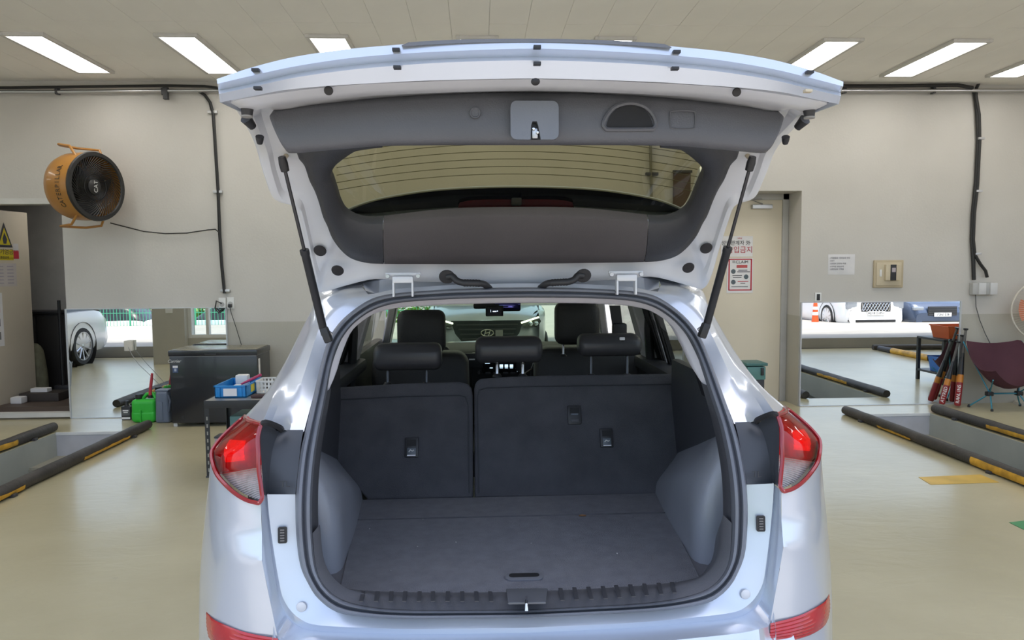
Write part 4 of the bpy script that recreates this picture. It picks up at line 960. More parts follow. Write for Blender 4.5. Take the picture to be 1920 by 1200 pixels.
# dashboard
M_dash = mat('dashboard', (.030, .030, .028), .55, bump=.15, bscale=300)
dr_ = []
for z, Y in ((.62, 4.50), (.85, 4.44), (1.02, 4.42), (1.085, 4.45), (1.115, 4.55), (1.12, 4.75), (1.10, 4.95)):
    dr_.append([Vector((.74*k/12, Y+.05*(k/12)**2, z-.01*(k/12)**2)) for k in range(13)])
dash = grid('dashboard', dense(dr_, 3), M_dash, car, joined=True, ang=50)
cs = atY(940, 685, 4.30)
st = box('centre_stack', (cs.x, 4.36, cs.z-.03), (.36, .10, .20), M_black, dash, .012)
box('air_vent', (atY(888, 676, 4.30).x, 4.30, atY(888, 676, 4.30).z), (.11, .02, .09), M_black, st, .006); box('vent_light', (atY(885, 674, 4.28).x, 4.285, atY(885, 674, 4.28).z), (.035, .002, .008), M_white, st)
scr = box('screen', (atY(936, 686, 4.29).x, 4.30, atY(936, 686, 4.29).z), (.205, .012, .085), mat('screen_black', (.008, .008, .010), .1), st, .003)
M_icon = mat('screen_icon', (.3, .4, .5), .5, emit=(.55, .75, .9), estr=1.6)
for px in (940, 949.5, 959): p = atY(px, 686, 4.288); box('icon', (p.x, 4.291, p.z), (.020, .002, .016), M_icon, scr); box('icon_label', (p.x, 4.291, p.z-.013), (.018, .002, .004), M_icon, scr)
for px, py, w in ((914, 681, .028), (921, 690, .018)): p = atY(px, py, 4.288); box('icon_label', (p.x, 4.291, p.z), (w, .002, .005), M_icon, scr)
for px in (898, 972): p = atY(px, 698, 4.27); lathe('knob', [(0, .02), (.010, .02), (.013, .01), (.014, 0)], M_chrome, st, 14, Matrix.Translation(p) @ Matrix.Rotation(R_(90), 4, 'X'))
for px in (915, 930, 948, 962): p = atY(px, 700, 4.28); box('button', (p.x, 4.285, p.z), (.03, .008, .012), M_dgrey, st, .002)
p0, p1, p2 = atY(1001, 680, 4.25), atY(996, 692, 4.25), atY(983, 701, 4.25); tube('chrome_trim', [p0, p1, p2], .007, M_chrome, st, 6)
# steering wheel on the left
sp_ = atY(800, 700, 4.15); bm = bmesh.new(); bm_tube(bm, [sp_+Vector((.18*math.cos(a), .06*math.sin(a), .17*math.sin(a))) for a in [2*math.pi*k/28 for k in range(28)]], .015, 8, True); bm_box(bm, sp_, (.2, .05, .07), .02); sharp(put('steering_wheel', bm, M_black, car), 50)
# mirror, dash camera, windscreen sticker
rm = empty('rear_view_mirror', atY(945, 574, 4.30)); rm.parent = car
box('housing', (0, 0, 0), (.20, .03, .062), M_black, rm, .014, None, 3); box('mirror_glass', (.02, -.017, 0), (.15, .003, .044), mat('blue_tinted_mirror', (.12, .12, .45), .08, .9), rm, .001); tube('stem', [(0, .01, .02), (0, .06, .10)], .01, M_black, rm, 6)
dcm = empty('dash_camera', atY(927, 583, 4.28)); dcm.parent = car
box('body', (0, 0, 0), (.105, .03, .062), M_black, dcm, .006); box('screen', (0, -.0165, -.002), (.085, .003, .045), mat('dashcam_screen', (.01, .01, .03), .15), dcm); text('clock', '1 ▬▪', .022, mat('screen_text', (.5, .6, .8), .5, emit=(.7, .8, 1), estr=1.5), dcm, (-.002, -.019, .0), ext=.0003)
box('camera_shroud', (-.045, .02, .03), (.16, .04, .035), M_black, dcm, .012)
p = atY(936, 625, 4.62); box('windscreen_sticker', (p.x, 4.62, p.z), (.048, .002, .044), mat('sticker_cream', (.45, .46, .34), .7), car)
bp_ = atY(1155, 633, 3.0); bk = box('belt_buckle', (bp_.x, 2.87, bp_.z), (.022, .008, .028), M_lite, car, .003); box('belt_buckle_slot', (bp_.x, 2.864, bp_.z-.002), (.010, .004, .006), M_black, bk)
for a_, b_ in (((1143, 573), (1150, 632)),):
    q0, q1 = atY(*a_, 3.3), atY(*b_, 3.3); plate('rear_seat_belt', [q0, q0+Vector((.05, 0, 0)), q1+Vector((.05, 0, 0)), q1+Vector((0.005, 0, 0))], (0, .012, 0), M_black, car); box('belt_guide', (q1.x+.028, 3.3, q1.z+.03), (.065, .05, .07), M_black, car, .012)

M_boot = mat('black_boot_rubber', (.028, .028, .030), .5)
# ------------------------------------------------------------------ the raised tailgate
tg = empty('tailgate', (0, 0, 0)); tg.parent = car; tg['label'] = 'raised silver tailgate with dark inner trim'
TY = [1.30, 1.36, 1.80, 1.86, 2.165, 2.20, 2.30]; TZ = [1.935, 1.925, 1.915, 1.888, 1.645, 1.585, 1.53]
def onT(px, py, off=0.0):
    r = ray(px, py); Y = 1.25; g0 = None
    while Y < 2.5:
        z = CAM.z+r.z*(Y-CAM.y)/r.y; g = z-(lerp_tab(Y, TY, TZ)-off)
        if g0 is not None and g0 < 0 <= g:
            Y = Y-.004*g/(g-g0); break
        g0 = g; Y += .004
    p = atY(px, py, Y); return Vector((abs(p.x), p.y, p.z))
def idx(pts, k):
    e_ = [mir(pts[1]) if abs(pts[0].x) < 1e-6 else pts[0]*2-pts[1]]+pts+[mir(pts[-2]) if abs(pts[-1].x) < 1e-6 else pts[-1]*2-pts[-2]]; out = []
    for i in range(1, len(e_)-2):
        p0, p1, p2, p3 = e_[i-1:i+3]
        for j in range(k):
            t = j/k; out.append(.5*((2*p1)+(p2-p0)*t+(2*p0-5*p1+4*p2-p3)*t*t+(3*p1-p0-3*p2+p3)*t**3))
    out.append(pts[-1]); return out
PAIRS = [((963, 531), (963, 402)), ((860, 530), (860, 403)), ((760, 527), (769, 411)), ((704, 523), (715, 418)), ((650, 535), (685, 417)), ((612, 546), (665, 412)), ((597, 547), (654, 406)), ((587, 530), (647, 399)),
 ((576, 481), (640, 388)), ((565, 432), (635, 372)), ((552, 390), (630, 356)), ((524, 379), (626, 343)), ((511, 369), (624, 335)), ((503, 348), (622, 328)), ((494, 320), (622, 322)), ((484, 284), (630, 312)), ((470, 252), (640, 302)),
 ((448, 214), (660, 288)), ((438, 200), (686, 277)), ((437, 190), (712, 273)), ((500, 178), (760, 272)), ((600, 165), (830, 271)), ((720, 156), (880, 271)), ((963, 148), (963, 270))]
po = [onT(*a) for a, b in PAIRS]; ph = [onT(*b) for a, b in PAIRS]
for l in (po, ph): l[0].x = 0; l[-1].x = 0
for i in (19, 20, 21, 22, 23): po[i].y = min(po[i].y, 1.372)
for i in (19, 20, 21, 22, 23): po[i] = A(*PAIRS[i][0], 1.372); 
po[-1].x = 0
oi, hi0 = idx(po, 4), idx(ph, 4)
hi = [a.lerp(b, .12) for a, b in zip(hi0, oi)]
hi[0].x = hi[-1].x = 0
UP = Vector((0, .028, .045))
def xl(v, p): return Vector((p.x, p.y+v.y, p.z+v.z))
def lrp(t, dz=0): return [a.lerp(b, t)+Vector((0, 0, dz)) for a, b in zip(oi, hi)]
fr_rows = [[xl(UP, p)+Vector((.012 if p.x > .05 else 0, 0, 0)) for p in oi], [xl(UP*.3, p)+Vector((.008 if p.x > .05 else 0, 0, 0)) for p in oi], oi, lrp(.06, -.004), lrp(.14, -.003), lrp(.2, .012), lrp(.4, .012), lrp(.7, .01), hi, [xl(UP*.8, p) for p in hi]]
grid('inner_frame', fr_rows, M_inner, tg, joined=True, ang=40)
sk_rows = [fr_rows[0], [xl(UP*1.7, p) for p in lrp(.12)], [xl(UP*1.9, p) for p in lrp(.5)], [xl(UP*1.5, p) for p in lrp(.95)], fr_rows[-1]]
grid('outer_skin', sk_rows, M_paint, tg, joined=True, ang=50)
# rear glass
gl_out = [xl(UP*.55, p.lerp(q_, .10)) for p, q_ in zip(hi0, oi)]; loop = gl_out + [mir(p) for p in reversed(gl_out[1:-1])]
bm = bmesh.new(); f = bm.faces.new([bm.verts.new(p) for p in loop]); bmesh.ops.triangulate(bm, faces=[f]); rg = put('rear_glass', bm, glass('privacy_glass', (.40, .385, .26), 1.35), tg)
M_heat = mat('heater_line', (.16, .15, .08), .6)
for yc in (278, 289, 303, 317, 331, 345):
    pts = []
    for x in range(630, 1311, 20):
        y = yc+((x-963)/330)**2*30
        if y < 273: continue
        p = onT(x, y); pp = atY(x, y, p.y); q = Vector((pp.x, pp.y+.012, pp.z+.028)); pts.append(q)
    if len(pts) > 2: tube('heater_line', pts, .0009, M_heat, rg, 4)
# spoiler above the glass and its lamp
sp_top = [(963, 350), (880, 352), (800, 358), (720, 371), (680, 382), (650, 394)]; sp_bot = [(963, 405), (880, 408), (800, 413), (720, 424), (690, 426), (655, 412)]
st_ = [onT(*q)+Vector((0, .055, .075)) for q in sp_top]; sb_ = [onT(*q)+Vector((0, .055, .075)) for q in sp_bot]
# push along the rays so that they sit where the glass shows them
def shift(q, d):
    p = onT(*q); pp = atY(q[0], q[1], p.y+d); return Vector((abs(pp.x), pp.y, pp.z))
st_ = [shift(q, .09) for q in sp_top]; sb_ = [shift(q, .09) for q in sp_bot]; st_[0].x = 0; sb_[0].x = 0
s_t, s_b_ = crom(st_, 20), crom(sb_, 20)
for l in (s_t, s_b_): l[0].x = 0
far = [p+Vector((0, .10, -.02)) for p in s_b_]
back = [p+Vector((0, .05, .003)) for p in s_t]; backf = [p+Vector((0, .14, .0)) for p in s_b_]
spo = grid('spoiler', [far, s_b_, [a.lerp(b, .5)+Vector((0, .004, 0)) for a, b in zip(s_b_, s_t)], s_t, back, backf], mat('spoiler_gloss_black', (.010, .011, .013), .12), tg, joined=True, ang=40)
tube('spoiler_edge', [mir(p) for p in reversed(s_t)]+s_t[1:], .0035, mat('spoiler_edge', (.55, .56, .50), .3), spo, 6)
hb = [shift(q, .082) for q in ((963, 374), (890, 375), (862, 380))]; hb2 = [shift(q, .082) for q in ((963, 399), (890, 400), (853, 402))]
hb[0].x = 0; hb2[0].x = 0; grid('high_brake_lamp', [crom(hb, 8), crom(hb2, 8)], mat('brake_lamp_dark_red', (.20, .006, .012), .25), spo, joined=True)
cpt = shift((963, 378), .075); box('washer_nozzle', (.0, cpt.y, cpt.z), (.03, .02, .022), M_dgrey, spo, .005)
# lower trim panel (faces the rear)
LT = [((963, 181), (963, 271)), ((860, 182), (840, 271)), ((720, 190), (720, 272.5)), ((640, 196), (660, 277)), ((580, 201), (600, 282)), ((540, 206), (550, 286)), ((520, 208.5), (534, 281)), ((510, 212), (518, 251)), ((505.5, 217), (506.5, 223))]
def ltY(x): return 1.487-.035*max(0, 1-(x/.5)**2)
def AT(px, py, off=0.0):
    Y = 1.48
    for _ in range(20):
        p = atY(px, py, Y); Y = ltY(p.x)+off
    return Vector((p.x, Y, p.z))
def ATa(px, py, off=0.0): p = AT(px, py, off); return Vector((abs(p.x), p.y, p.z))
l0_, l1_ = [ATa(*a) for a, b in LT], [ATa(*b) for a, b in LT]; l0_[0].x = l1_[0].x = 0
lt_t = idx(l0_, 4); lt_b = idx(l1_, 4)
lt_t[0].x = lt_b[0].x = 0
def lm(t, dy): return [a.lerp(b, t)+Vector((0, dy*min(1, (a-b).length/.05), 0)) for a, b in zip(lt_t, lt_b)]
lrows = [[p+Vector((0, .02, .012)) for p in lt_t], lt_t, lm(.05, -.004), lm(.3, -.008), lm(.6, -.010), lm(.85, -.010), lm(.95, -.004), lm(1.0, .008), [p+Vector((0, .05, .022)) for p in lt_b], [p+Vector((0, .30, .088)) for p in lt_b]]
ltp = grid('lower_trim_panel', lrows, M_trimg, tg, joined=True, ang=70)
TF = -.010
def tpt(px, py, off=TF): return AT(px, py, off)
c = tpt(1001.5, 228, TF-.006)
lt = empty('latch', c); lt.parent = tg
pts = [(x, z) for x, z in rrect(.094, .074, .012, 5)]
bm = bmesh.new()
slot = [(-.008, -.037), (-.007, -.010), (-.004, -.002), (.004, -.002), (.007, -.010), (.012, -.037)]
ol = [(x, z) for x, z in pts]
# outline with the latch slot cut into its lower edge
ol = [q for q in ol if q[1] > -.0365] ; 
left = [q for q in ol]
full_out = [(x, z) for x, z in rrect(.094, .074, .012, 5)]
k0 = min(range(len(full_out)), key=lambda i: (full_out[i][0]+.035)**2+(full_out[i][1]+.037)**2)
full_out = full_out[:k0+1]+slot+full_out[k0+1:]
plate('latch_cover', [(x, 0, z) for x, z in full_out], (0, -.014, 0), mat('latch_cover_grey', (.16, .17, .19), .4, bump=.1, bscale=400), lt)
box('latch_plate', (.002, .004, -.016), (.024, .006, .036), M_black, lt); box('latch_claw', (.001, -.004, -.024), (.012, .008, .020), M_steel, lt, .003)
for q in ((-.002, -.016), (.006, -.023)): lathe('rivet', [(0, .003), (.0025, .002), (.003, 0)], M_chrome, lt, 10, Matrix.Translation((q[0], -.010, q[1])) @ Matrix.Rotation(R_(90), 4, 'X'))
# pull recess, screw cap, blank cover
def on_trim(pxpts, off):
    q = [tpt(px, py, TF+off) for px, py in pxpts]; n_ = len(q)
    out = []
    for i in range(n_):
        p0, p1, p2, p3 = q[i-1], q[i], q[(i+1) % n_], q[(i+2) % n_]
        for j in range(4):
            t = j/4; out.append(.5*((2*p1)+(p2-p0)*t+(2*p0-5*p1+4*p2-p3)*t*t+(3*p1-p0-3*p2+p3)*t**3))
    return out
hm = [(1137, 236), (1142, 222), (1152, 209), (1166, 201), (1181, 198.5), (1196, 200.5), (1210, 208), (1219, 220), (1224, 234), (1220, 238), (1141, 239)]
rec = plate('pull_recess', on_trim(hm, -.001), (0, .004, 0), mat('recess_shade', (.010, .010, .011), .7), tg)  # flat plate, nothing is cut: the shade of the recess is its dark colour
hr = [(1131, 232), (1138, 217), (1150, 203), (1165, 196), (1181, 193.5), (1197, 195.5), (1213, 203), (1225, 217), (1230, 232), (1226, 240), (1217, 242.5), (1145, 243), (1135, 240)]
tube('recess_rim', on_trim(hr, -.002), .0042, M_trimg, rec, 6, True)
p = tpt(891, 212, TF-.001); lathe('screw_cap', [(0, .001), (.007, .0015), (.0085, .003), (.0105, .003), (.0115, 0)], M_trimg, tg, 20, Matrix.Translation(p) @ Matrix.Rotation(R_(90), 4, 'X'))
rc = [(1262, 208), (1298, 208), (1304, 214), (1303, 236), (1297, 241), (1264, 241), (1257, 236), (1257, 214)]
tube('blank_cover', on_trim(rc, -.0005), .0014, M_trimg, tg, 5, True)
# window surround trims
UT = [((963, 492), (963, 401)), ((840, 492), (840, 404)), ((721, 491), (719, 417.5)), ((684, 488), (697, 418.5)), ((657, 479), (680, 417)), ((638, 462), (663, 411)), ((623, 440), (650, 402)), ((614, 417), (643, 392)), ((606, 400), (638, 380)), ((598, 372), (632, 360)), ((590, 350), (627, 344)), ((580, 330), (622, 328)), ((570, 302), (628, 313)), ((557, 284), (640, 302)), ((575, 266), (660, 288)), ((640, 258), (686, 275)), ((720, 258), (718, 268))]
u0_, u1_ = [onT(*a, .004) for a, b in UT], [onT(*b, .004) for a, b in UT]; u0_[0].x = u1_[0].x = 0
uo = idx(u0_, 4); uh = idx(u1_, 4)
DN = Vector((0, -.010, -.016))
def um(t, d): return [a.lerp(b, t)+DN*d for a, b in zip(uo, uh)]
urows = [[p-DN*.3 for p in uo], uo, um(.06, .8), um(.35, 1.3), um(.75, 1.0), um(.95, .3), uh, [xl(UP*.45, p) for p in uh]]
grid('header_trim', [r[:9] for r in urows], M_trimb, tg, joined=True, ang=60)
grid('window_pillar_trim', [[p+Vector((.0016, 0, 0)) for p in r[8:]] for r in urows], mat('tailgate_pillar_trim', (.042, .043, .048), .5, bump=.15, bscale=350), tg, both=True, ang=60)
# lower rim band
RB = [[(413, 192), (475, 180), (533, 169), (617, 161), (720, 155), (807, 151), (970, 147)], [(411, 176), (472, 163), (550, 146), (640, 133), (720, 125), (840, 117), (970, 113)],
      [(410, 169), (472, 156.5), (550, 138), (640, 125), (720, 117), (840, 110), (970, 106)], [(408, 157), (472, 142), (550, 125), (640, 111), (720, 103), (840, 96), (970, 91)], [(407, 148), (470, 127), (550, 107), (640, 93.5), (720, 86), (840, 78), (970, 76)]]
RY = [1.362, 1.347, 1.358, 1.338, 1.341]
def rimrow(l, Y): 
    o = []
    for i, (px, py) in enumerate(l):
        x = abs(atY(px, py, Y).x); y = Y-.03*(1-(x/.57)**2)+.004
        o.append(A(px, py, y))
    o[-1].x = 0; return idx(o, 5)
rrw = [rimrow(l, Y) for l, Y in zip(RB, RY)]
rim_rows = [[p+Vector((0, .02, .01)) for p in rrw[0]]] + rrw + [[p+Vector((0, .10, .012)) for p in rrw[-1]]]
grid('lower_rim', rim_rows, M_paint, tg, joined=True, ang=15)
# end cap closes the band sideways
for s in (1, -1):
    pr_ = [r[0] for r in rrw]; plate('rim_end', [Vector((s*(p.x+.0005), p.y, p.z)) for p in pr_]+[Vector((s*(pr_[-1].x-.01), pr_[-1].y+.08, pr_[-1].z)), Vector((s*(pr_[0].x-.01), pr_[0].y+.08, pr_[0].z))], (-s*.004, 0, 0), M_paint, tg)
# garnish strip lying on the outer top of the rim
gt = [(753, 85), (760, 80), (840, 75), (920, 73), (970, 72.5)]; gb = [(753, 87), (762, 86.5), (840, 82), (920, 79.5), (970, 79)]
def gy(l, Y):
    o = [A(px, py, Y-.03) for px, py in l]; o[-1].x = 0; return crom(o, 16)
g0, g1 = gy(gb, 1.343), gy(gt, 1.341)
grid('garnish_strip', [g0, g1, [p+Vector((0, .08, .004)) for p in g1]], mat('garnish_grey', (.15, .17, .21), .4, .2), tg, joined=True, ang=40)
# rectangular clips, plugs
def rimpt(px, py): 
    x = abs(atY(px, py, 1.345).x); return atY(px, py, 1.340-.03*(1-(x/.57)**2))
for px, py in ((480, 132), (484, 166), (743, 94), (745, 127), (1007, 89), (1007, 120), (1268, 98), (1265, 129), (1517, 136), (1514, 171)):
    p = rimpt(px, py); box('clip_slot', (p.x, p.y-.001, p.z), (.0135, .012, .0055), M_black if (px, py) != (1514, 171) else M_bei2, tg, .001)
M_plug = mat('black_plug', (.022, .020, .020), .6)
def disc(px, py, rx, ry, Y, tilt=0, n='plug'):
    for s in (1, -1):
        q = A(px, py, Y); bm = bmesh.new(); bm_lathe(bm, [(0, .004), (.6, .004), (.92, .003), (1, 0)], 20, Matrix.Translation((s*q.x, q.y, q.z)) @ Matrix.Rotation(R_(tilt), 4, 'X') @ Matrix.Diagonal((rx, ry, 1, 1)))
        bmesh.ops.recalc_face_normals(bm, faces=bm.faces[:]); sharp(put(n, bm, M_plug, tg))
q1 = onT(600, 470); q2 = onT(633, 507)
disc(600, 470, .0185, .020, q1.y-.012, 130); disc(633, 507, .0185, .020, q2.y-.014, 130)
disc(616, 170, .0085, .0085, 1.372, 115)
p = atY(1004, 153, 1.34); bm = bmesh.new(); bm_lathe(bm, [(0, .003), (.9, .002), (1, 0)], 18, Matrix.Translation(p) @ Matrix.Rotation(R_(115), 4, 'X') @ Matrix.Diagonal((.0082, .0072, 1, 1))); put('plug', bm, M_plug, tg, True)
# bump stops and small buffers
for s in (1, -1):
    a = A(464, 190, 1.42); b_ = A(463, 217, 1.425); tube('bump_stop', [Vector((s*v.x, v.y, v.z)) for v in (a, a.lerp(b_, .7), b_)], [.0145, .011, .010], M_boot, tg, 14)
    tube('bump_stop_ring', [Vector((s*v.x, v.y, v.z)) for v in (b_, b_+Vector((0, 0, -.003)))], .0108, mat('ring_grey', (.28, .27, .25), .5), tg, 14)
    a = A(461, 222, 1.50); b_ = A(474, 238, 1.52); tube('buffer', [Vector((s*v.x, v.y, v.z)) for v in (a, b_)], [.012, .008], M_boot, tg, 10)
    a = A(487, 256, 1.60); b_ = A(487, 269, 1.61); tube('buffer', [Vector((s*v.x, v.y, v.z)) for v in (a, a.lerp(b_, .5), b_)], [.009, .008, .006], M_boot, tg, 10)
# hinges and wiring boots
for s in (1, -1):
    hg = empty('hinge', (s*.334, 2.17, 1.576)); hg.parent = car
    box('hinge_leaf', (0, -.005, .012), (.105, .02, .010), M_inner, hg, .003); box('hinge_knuckle', (0, -.02, -.004), (.062, .022, .020), M_inner, hg, .005)
    for sx in (-1, 1): box('hinge_arm', (sx*.028, -.015, -.03), (.006, .025, .05), M_inner, hg, .002); lathe('hinge_bolt', [(0, .006), (.006, .006), (.007, 0)], M_steel, hg, 8, Matrix.Translation((sx*.045, -.018, .006)) @ Matrix.Rotation(R_(90), 4, 'X'))
    pts = [A(px, py, Y) for px, py, Y in ((838, 519, 2.15), (848, 518, 2.145), (856, 526, 2.14), (868, 530, 2.135), (880, 530.5, 2.13), (895, 531, 2.135), (908, 533, 2.15), (918, 541, 2.18))]
    pts = crom(pts, 40); tube('wiring_boot', [Vector((s*p.x, p.y, p.z)) for p in pts], [(.0115 if 14 < i < 27 and i % 2 else .010) for i in range(40)], M_boot, car, 10)
    lathe('boot_flange', [(0, .004), (.022, .003), (.024, 0)], M_boot, car, 18, Matrix.Translation((s*pts[0].x, pts[0].y, pts[0].z)) @ Matrix.Rotation(R_(120), 4, 'X'))
# gas struts
for s in (1, -1):
    U_ = A(530, 301, 1.845); D_ = A(606, 616, 2.06); m_ = U_.lerp(D_, .50)
    f = lambda v: Vector((s*v.x, v.y, v.z))
    e_ = tube('gas_strut', [f(m_), f(m_.lerp(D_, .05)), f(m_.lerp(D_, .07)), f(D_)], [.0125, .0125, .0112, .0112], mat('strut_black', (.022, .023, .026), .4), car, 14)
    tube('piston_rod', [f(U_), f(m_)], .0046, mat('strut_rod', (.05, .05, .055), .25, .6), e_, 10); tube('ball_socket', [f(U_.lerp(D_, -.02)), f(U_.lerp(D_, .015)), f(U_.lerp(D_, .055)), f(U_.lerp(D_, .06))], [.009, .0115, .0105, .005], M_black, e_, 12)
    tube('lower_socket', [f(m_.lerp(D_, .97)), f(m_.lerp(D_, 1.08))], .0105, M_black, e_, 10)
    bq = A(612, 628, 2.06); box('strut_bracket', f(bq), (.022, .03, .045), M_black, e_, .006, Matrix.Rotation(R_(s*20), 4, 'Y')); tube('ball_stud', [f(D_), f(bq+Vector((-.01, .02, 0)))], .006, M_steel, e_, 8)
    tube('upper_stud', [f(U_), f(U_+Vector((-.004, .03, .02)))], .006, M_bei2, e_, 8)

# base point of the car's Empty
def rebase(o, loc):
    loc = Vector(loc); o.location = loc
    for c in o.children: c.matrix_parent_inverse = Matrix.Translation(-loc)
rebase(car, (0, 3.9, 0))
rebase(tg, (0, 2.18, 1.58)); tg.location = (0, 2.18, 1.58)

# ------------------------------------------------------------------ wall fan
M_org = mat('orange_enamel', (.42, .19, .035), .38, var=.12, vscale=4, coat=.3); M_fblk = mat('fan_black', (.018, .017, .017), .4)
fc = atY(180, 350, 7.52)
ax = Vector((.945, -.33, -.03)).normalized(); upv = Vector((0, 0, 1)); tx = upv.cross(ax).normalized(); ty = ax.cross(tx)
fm = Matrix(((tx.x, ty.x, ax.x, fc.x), (tx.y, ty.y, ax.y, fc.y), (tx.z, ty.z, ax.z, fc.z), (0, 0, 0, 1)))
fan = empty('drum_fan', fc, 'orange and black drum fan mounted high on the left wall', 'fan')
fan.rotation_euler = fm.to_euler()
FR, FL = .335, .30
lathe('drum', [(FR*.80, -FL-.06), (FR*.93, -FL-.02), (FR, -FL+.05), (FR+.005, -.14), (FR, -.02), (FR-.01, 0), (FR-.02, -.02), (FR-.03, -FL+.05)], M_org, fan, 48)
lathe('front_ring', [(FR+.004, -.012), (FR+.012, .006), (FR+.004, .024), (FR-.03, .026), (FR-.04, .012)], M_fblk, fan, 48)
lathe('rear_guard', [(FR*.80, -FL-.06), (.05, -FL-.075), (0, -FL-.075)], M_fblk, fan, 32)
bm = bmesh.new()
for k in range(54):
    a = 2*math.pi*k/54; pts = []
    for j in range(7):
        t = j/6; r = .07+(FR-.035-.07)*t; aa = a+1.25*(1-t)**1.3; pts.append((r*math.cos(aa), r*math.sin(aa), .012-.035*(1-t)**1.5*1.2))
    bm_tube(bm, pts, .0042, 4)
for r in (.13, .22): bm_tube(bm, [(r*math.cos(2*math.pi*k/32), r*math.sin(2*math.pi*k/32), -.012+.012*(r/.22)) for k in range(32)], .0035, 4, True)
bmesh.ops.recalc_face_normals(bm, faces=bm.faces[:]); sharp(put('grille', bm, M_fblk, fan), 50)
lathe('hub_cap', [(0, .0), (.06, -.004), (.078, -.014), (.08, -.03)], M_fblk, fan, 24)
text('lettering', 'CAT', .062, M_white, fan, (0, 0, .002), (0, 0, R_(90)), ext=.001)
for k in range(4):
    rows_ = []
    for i in range(6):
        r = .05+.24*i/5; a = 2*math.pi*k/4
        rows_.append([Vector((r*math.cos(a+(j-2)*.20), r*math.sin(a+(j-2)*.20), -.14+(j-2)*.035)) for j in range(5)])
    grid('blade', rows_, mat('fan_blade', (.03, .03, .03), .4), fan)
lathe('motor', [(0, -.10), (.07, -.10), (.08, -.13), (.08, -.25), (0, -.25)], M_fblk, fan, 20)
word = 'CATERPILLAR'
for i, ch in enumerate(word):
    a = R_(154+56) - 0; ang = R_(218) - R_(66)*i/(len(word)-1)
    rr_ = FR+.0065
    # x axis tangential (upwards on the picture), y axis towards the back of the drum, z outwards
    X_ = Vector((math.sin(ang), -math.cos(ang), 0)); N_ = Vector((math.cos(ang), math.sin(ang), 0)); Y_ = N_.cross(X_)
    t = text('lettering', ch, .078, mat('fan_print', (.07, .05, .03), .6), fan, (0, 0, 0), ext=.001, sx=.9)
    t.matrix_local = Matrix(((X_.x*.8, Y_.x, N_.x, N_.x*rr_), (X_.y*.8, Y_.y, N_.y, N_.y*rr_), (X_.z*.8, Y_.z, N_.z, -.115), (0, 0, 0, 1)))
def fan_stand(zs, name):
    y0, y1 = .30*zs, .385*zs
    tube(name, [(-.16, y0*.9, -.06), (-.15, y1, -.16), (-.15, y1+.02*zs, -.30), (-.10, y1+.02*zs, -.34), (.10, y1+.02*zs, -.34), (.15, y1+.02*zs, -.30), (.15, y1, -.10), (.16, y0*.85, -.05)], .013, M_org, fan, 8)
fan_stand(1, 'top_stand'); fan_stand(-1, 'bottom_stand')
fan.matrix_basis = fm; wpt = fm.inverted() @ Vector((fc.x-.36, WY-.002, fc.z)); tube('wall_arm', [(0, 0, -FL-.05), wpt], .03, M_dgrey, fan, 10)

# ------------------------------------------------------------------ freezer
fz = empty('chest_freezer', (-2.845, 7.72, 0), 'black chest freezer against the left wall mirror', 'freezer')
M_fz = mat('freezer_black', (.016, .017, .022), .28, coat=.3); W_, D_f = .885, .46
box('body', (0, 0, .385), (W_, D_f, .69), M_fz, fz, .008); box('lid', (0, -.005, .765), (W_+.015, D_f+.02, .06), M_fz, fz, .012)
box('lid_top', (0, 0, .797), (W_-.02, D_f-.02, .006), mat('freezer_lid_top', (.20, .185, .13), .25), fz, .002)
box('lid_seal', (0, -.003, .733), (W_-.01, D_f+.004, .008), mat('seal_grey', (.30, .30, .31), .5), fz); box('lid_handle', (-.02, -D_f/2-.018, .752), (.12, .014, .018), M_black, fz, .005)
text('lettering', 'Carrier', .045, M_white, fz, (-.395, -D_f/2-.001, .685), shear=.3); lb_ = box('energy_label', (-.385, -D_f/2-.001, .605), (.055, .003, .075), mat('label_blue', (.06, .09, .18), .5), fz)
box('label_face', (-.385, -D_f/2-.003, .628), (.05, .001, .022), M_paper, lb_); box('label_face', (-.385, -D_f/2-.003, .595), (.022, .001, .028), mat('label_face', (.4, .45, .55), .5), lb_)
box('side_label', (W_/2+.001, -D_f/2+.07, .615), (.003, .05, .16), M_paper, fz); box('drain_cap', (-.33, -D_f/2-.002, .10), (.03, .006, .03), M_black, fz, .004)
for sx in (-1, 1):
    for sy in (-1, 1): box('foot', (sx*.42, sy*.18, .02), (.04, .04, .04), M_white, fz, .006)

# ------------------------------------------------------------------ things on the floor by the mirror
gj = empty('green_jug', (-3.69, 7.80, 0), 'bright green plastic fuel jug with red spout by the mirror', 'jug')
M_gp = mat('green_plastic', (.035, .50, .045), .38)
box('body', (0, 0, .125), (.25, .14, .25), M_gp, gj, .05, None, 4); box('lower_band', (0, 0, .07), (.255, .145, .13), M_gp, gj, .045, None, 4); box('rib', (-.02, -.075, .075), (.015, .02, .13), M_gp, gj, .006)
lathe('cap', [(0, .30), (.035, .30), (.038, .285), (.038, .255), (.03, .24)], M_black, gj, 18, Matrix.Translation((-.06, 0, 0)))
tube('handle', [(-.02, 0, .25), (.02, 0, .30), (.08, 0, .31), (.115, 0, .25)], .018, M_gp, gj, 8)
tube('spout', [(.065, -.02, .27), (.07, -.02, .36), (.085, -.02, .45), (.095, -.02, .525)], [.018, .016, .015, .012], mat('red_spout', (.48, .05, .07), .4), gj, 10); lathe('spout_collar', [(.022, 0), (.022, .03), (.012, .03)], M_black, gj, 14, Matrix.Translation((.065, -.02, .26)))
gc = empty('grey_jug', (-3.475, 7.775, 0), 'grey plastic watering jug between green jug and freezer', 'jug')
M_gy = mat('grey_jug_plastic', (.15, .18, .24), .4)
bm = bmesh.new(); bm_box(bm, Vector((0, 0, .17)), (.15, .15, .34), .03, None, 3)
for v in bm.verts:
    if v.co.z > .25: v.co.x *= .86
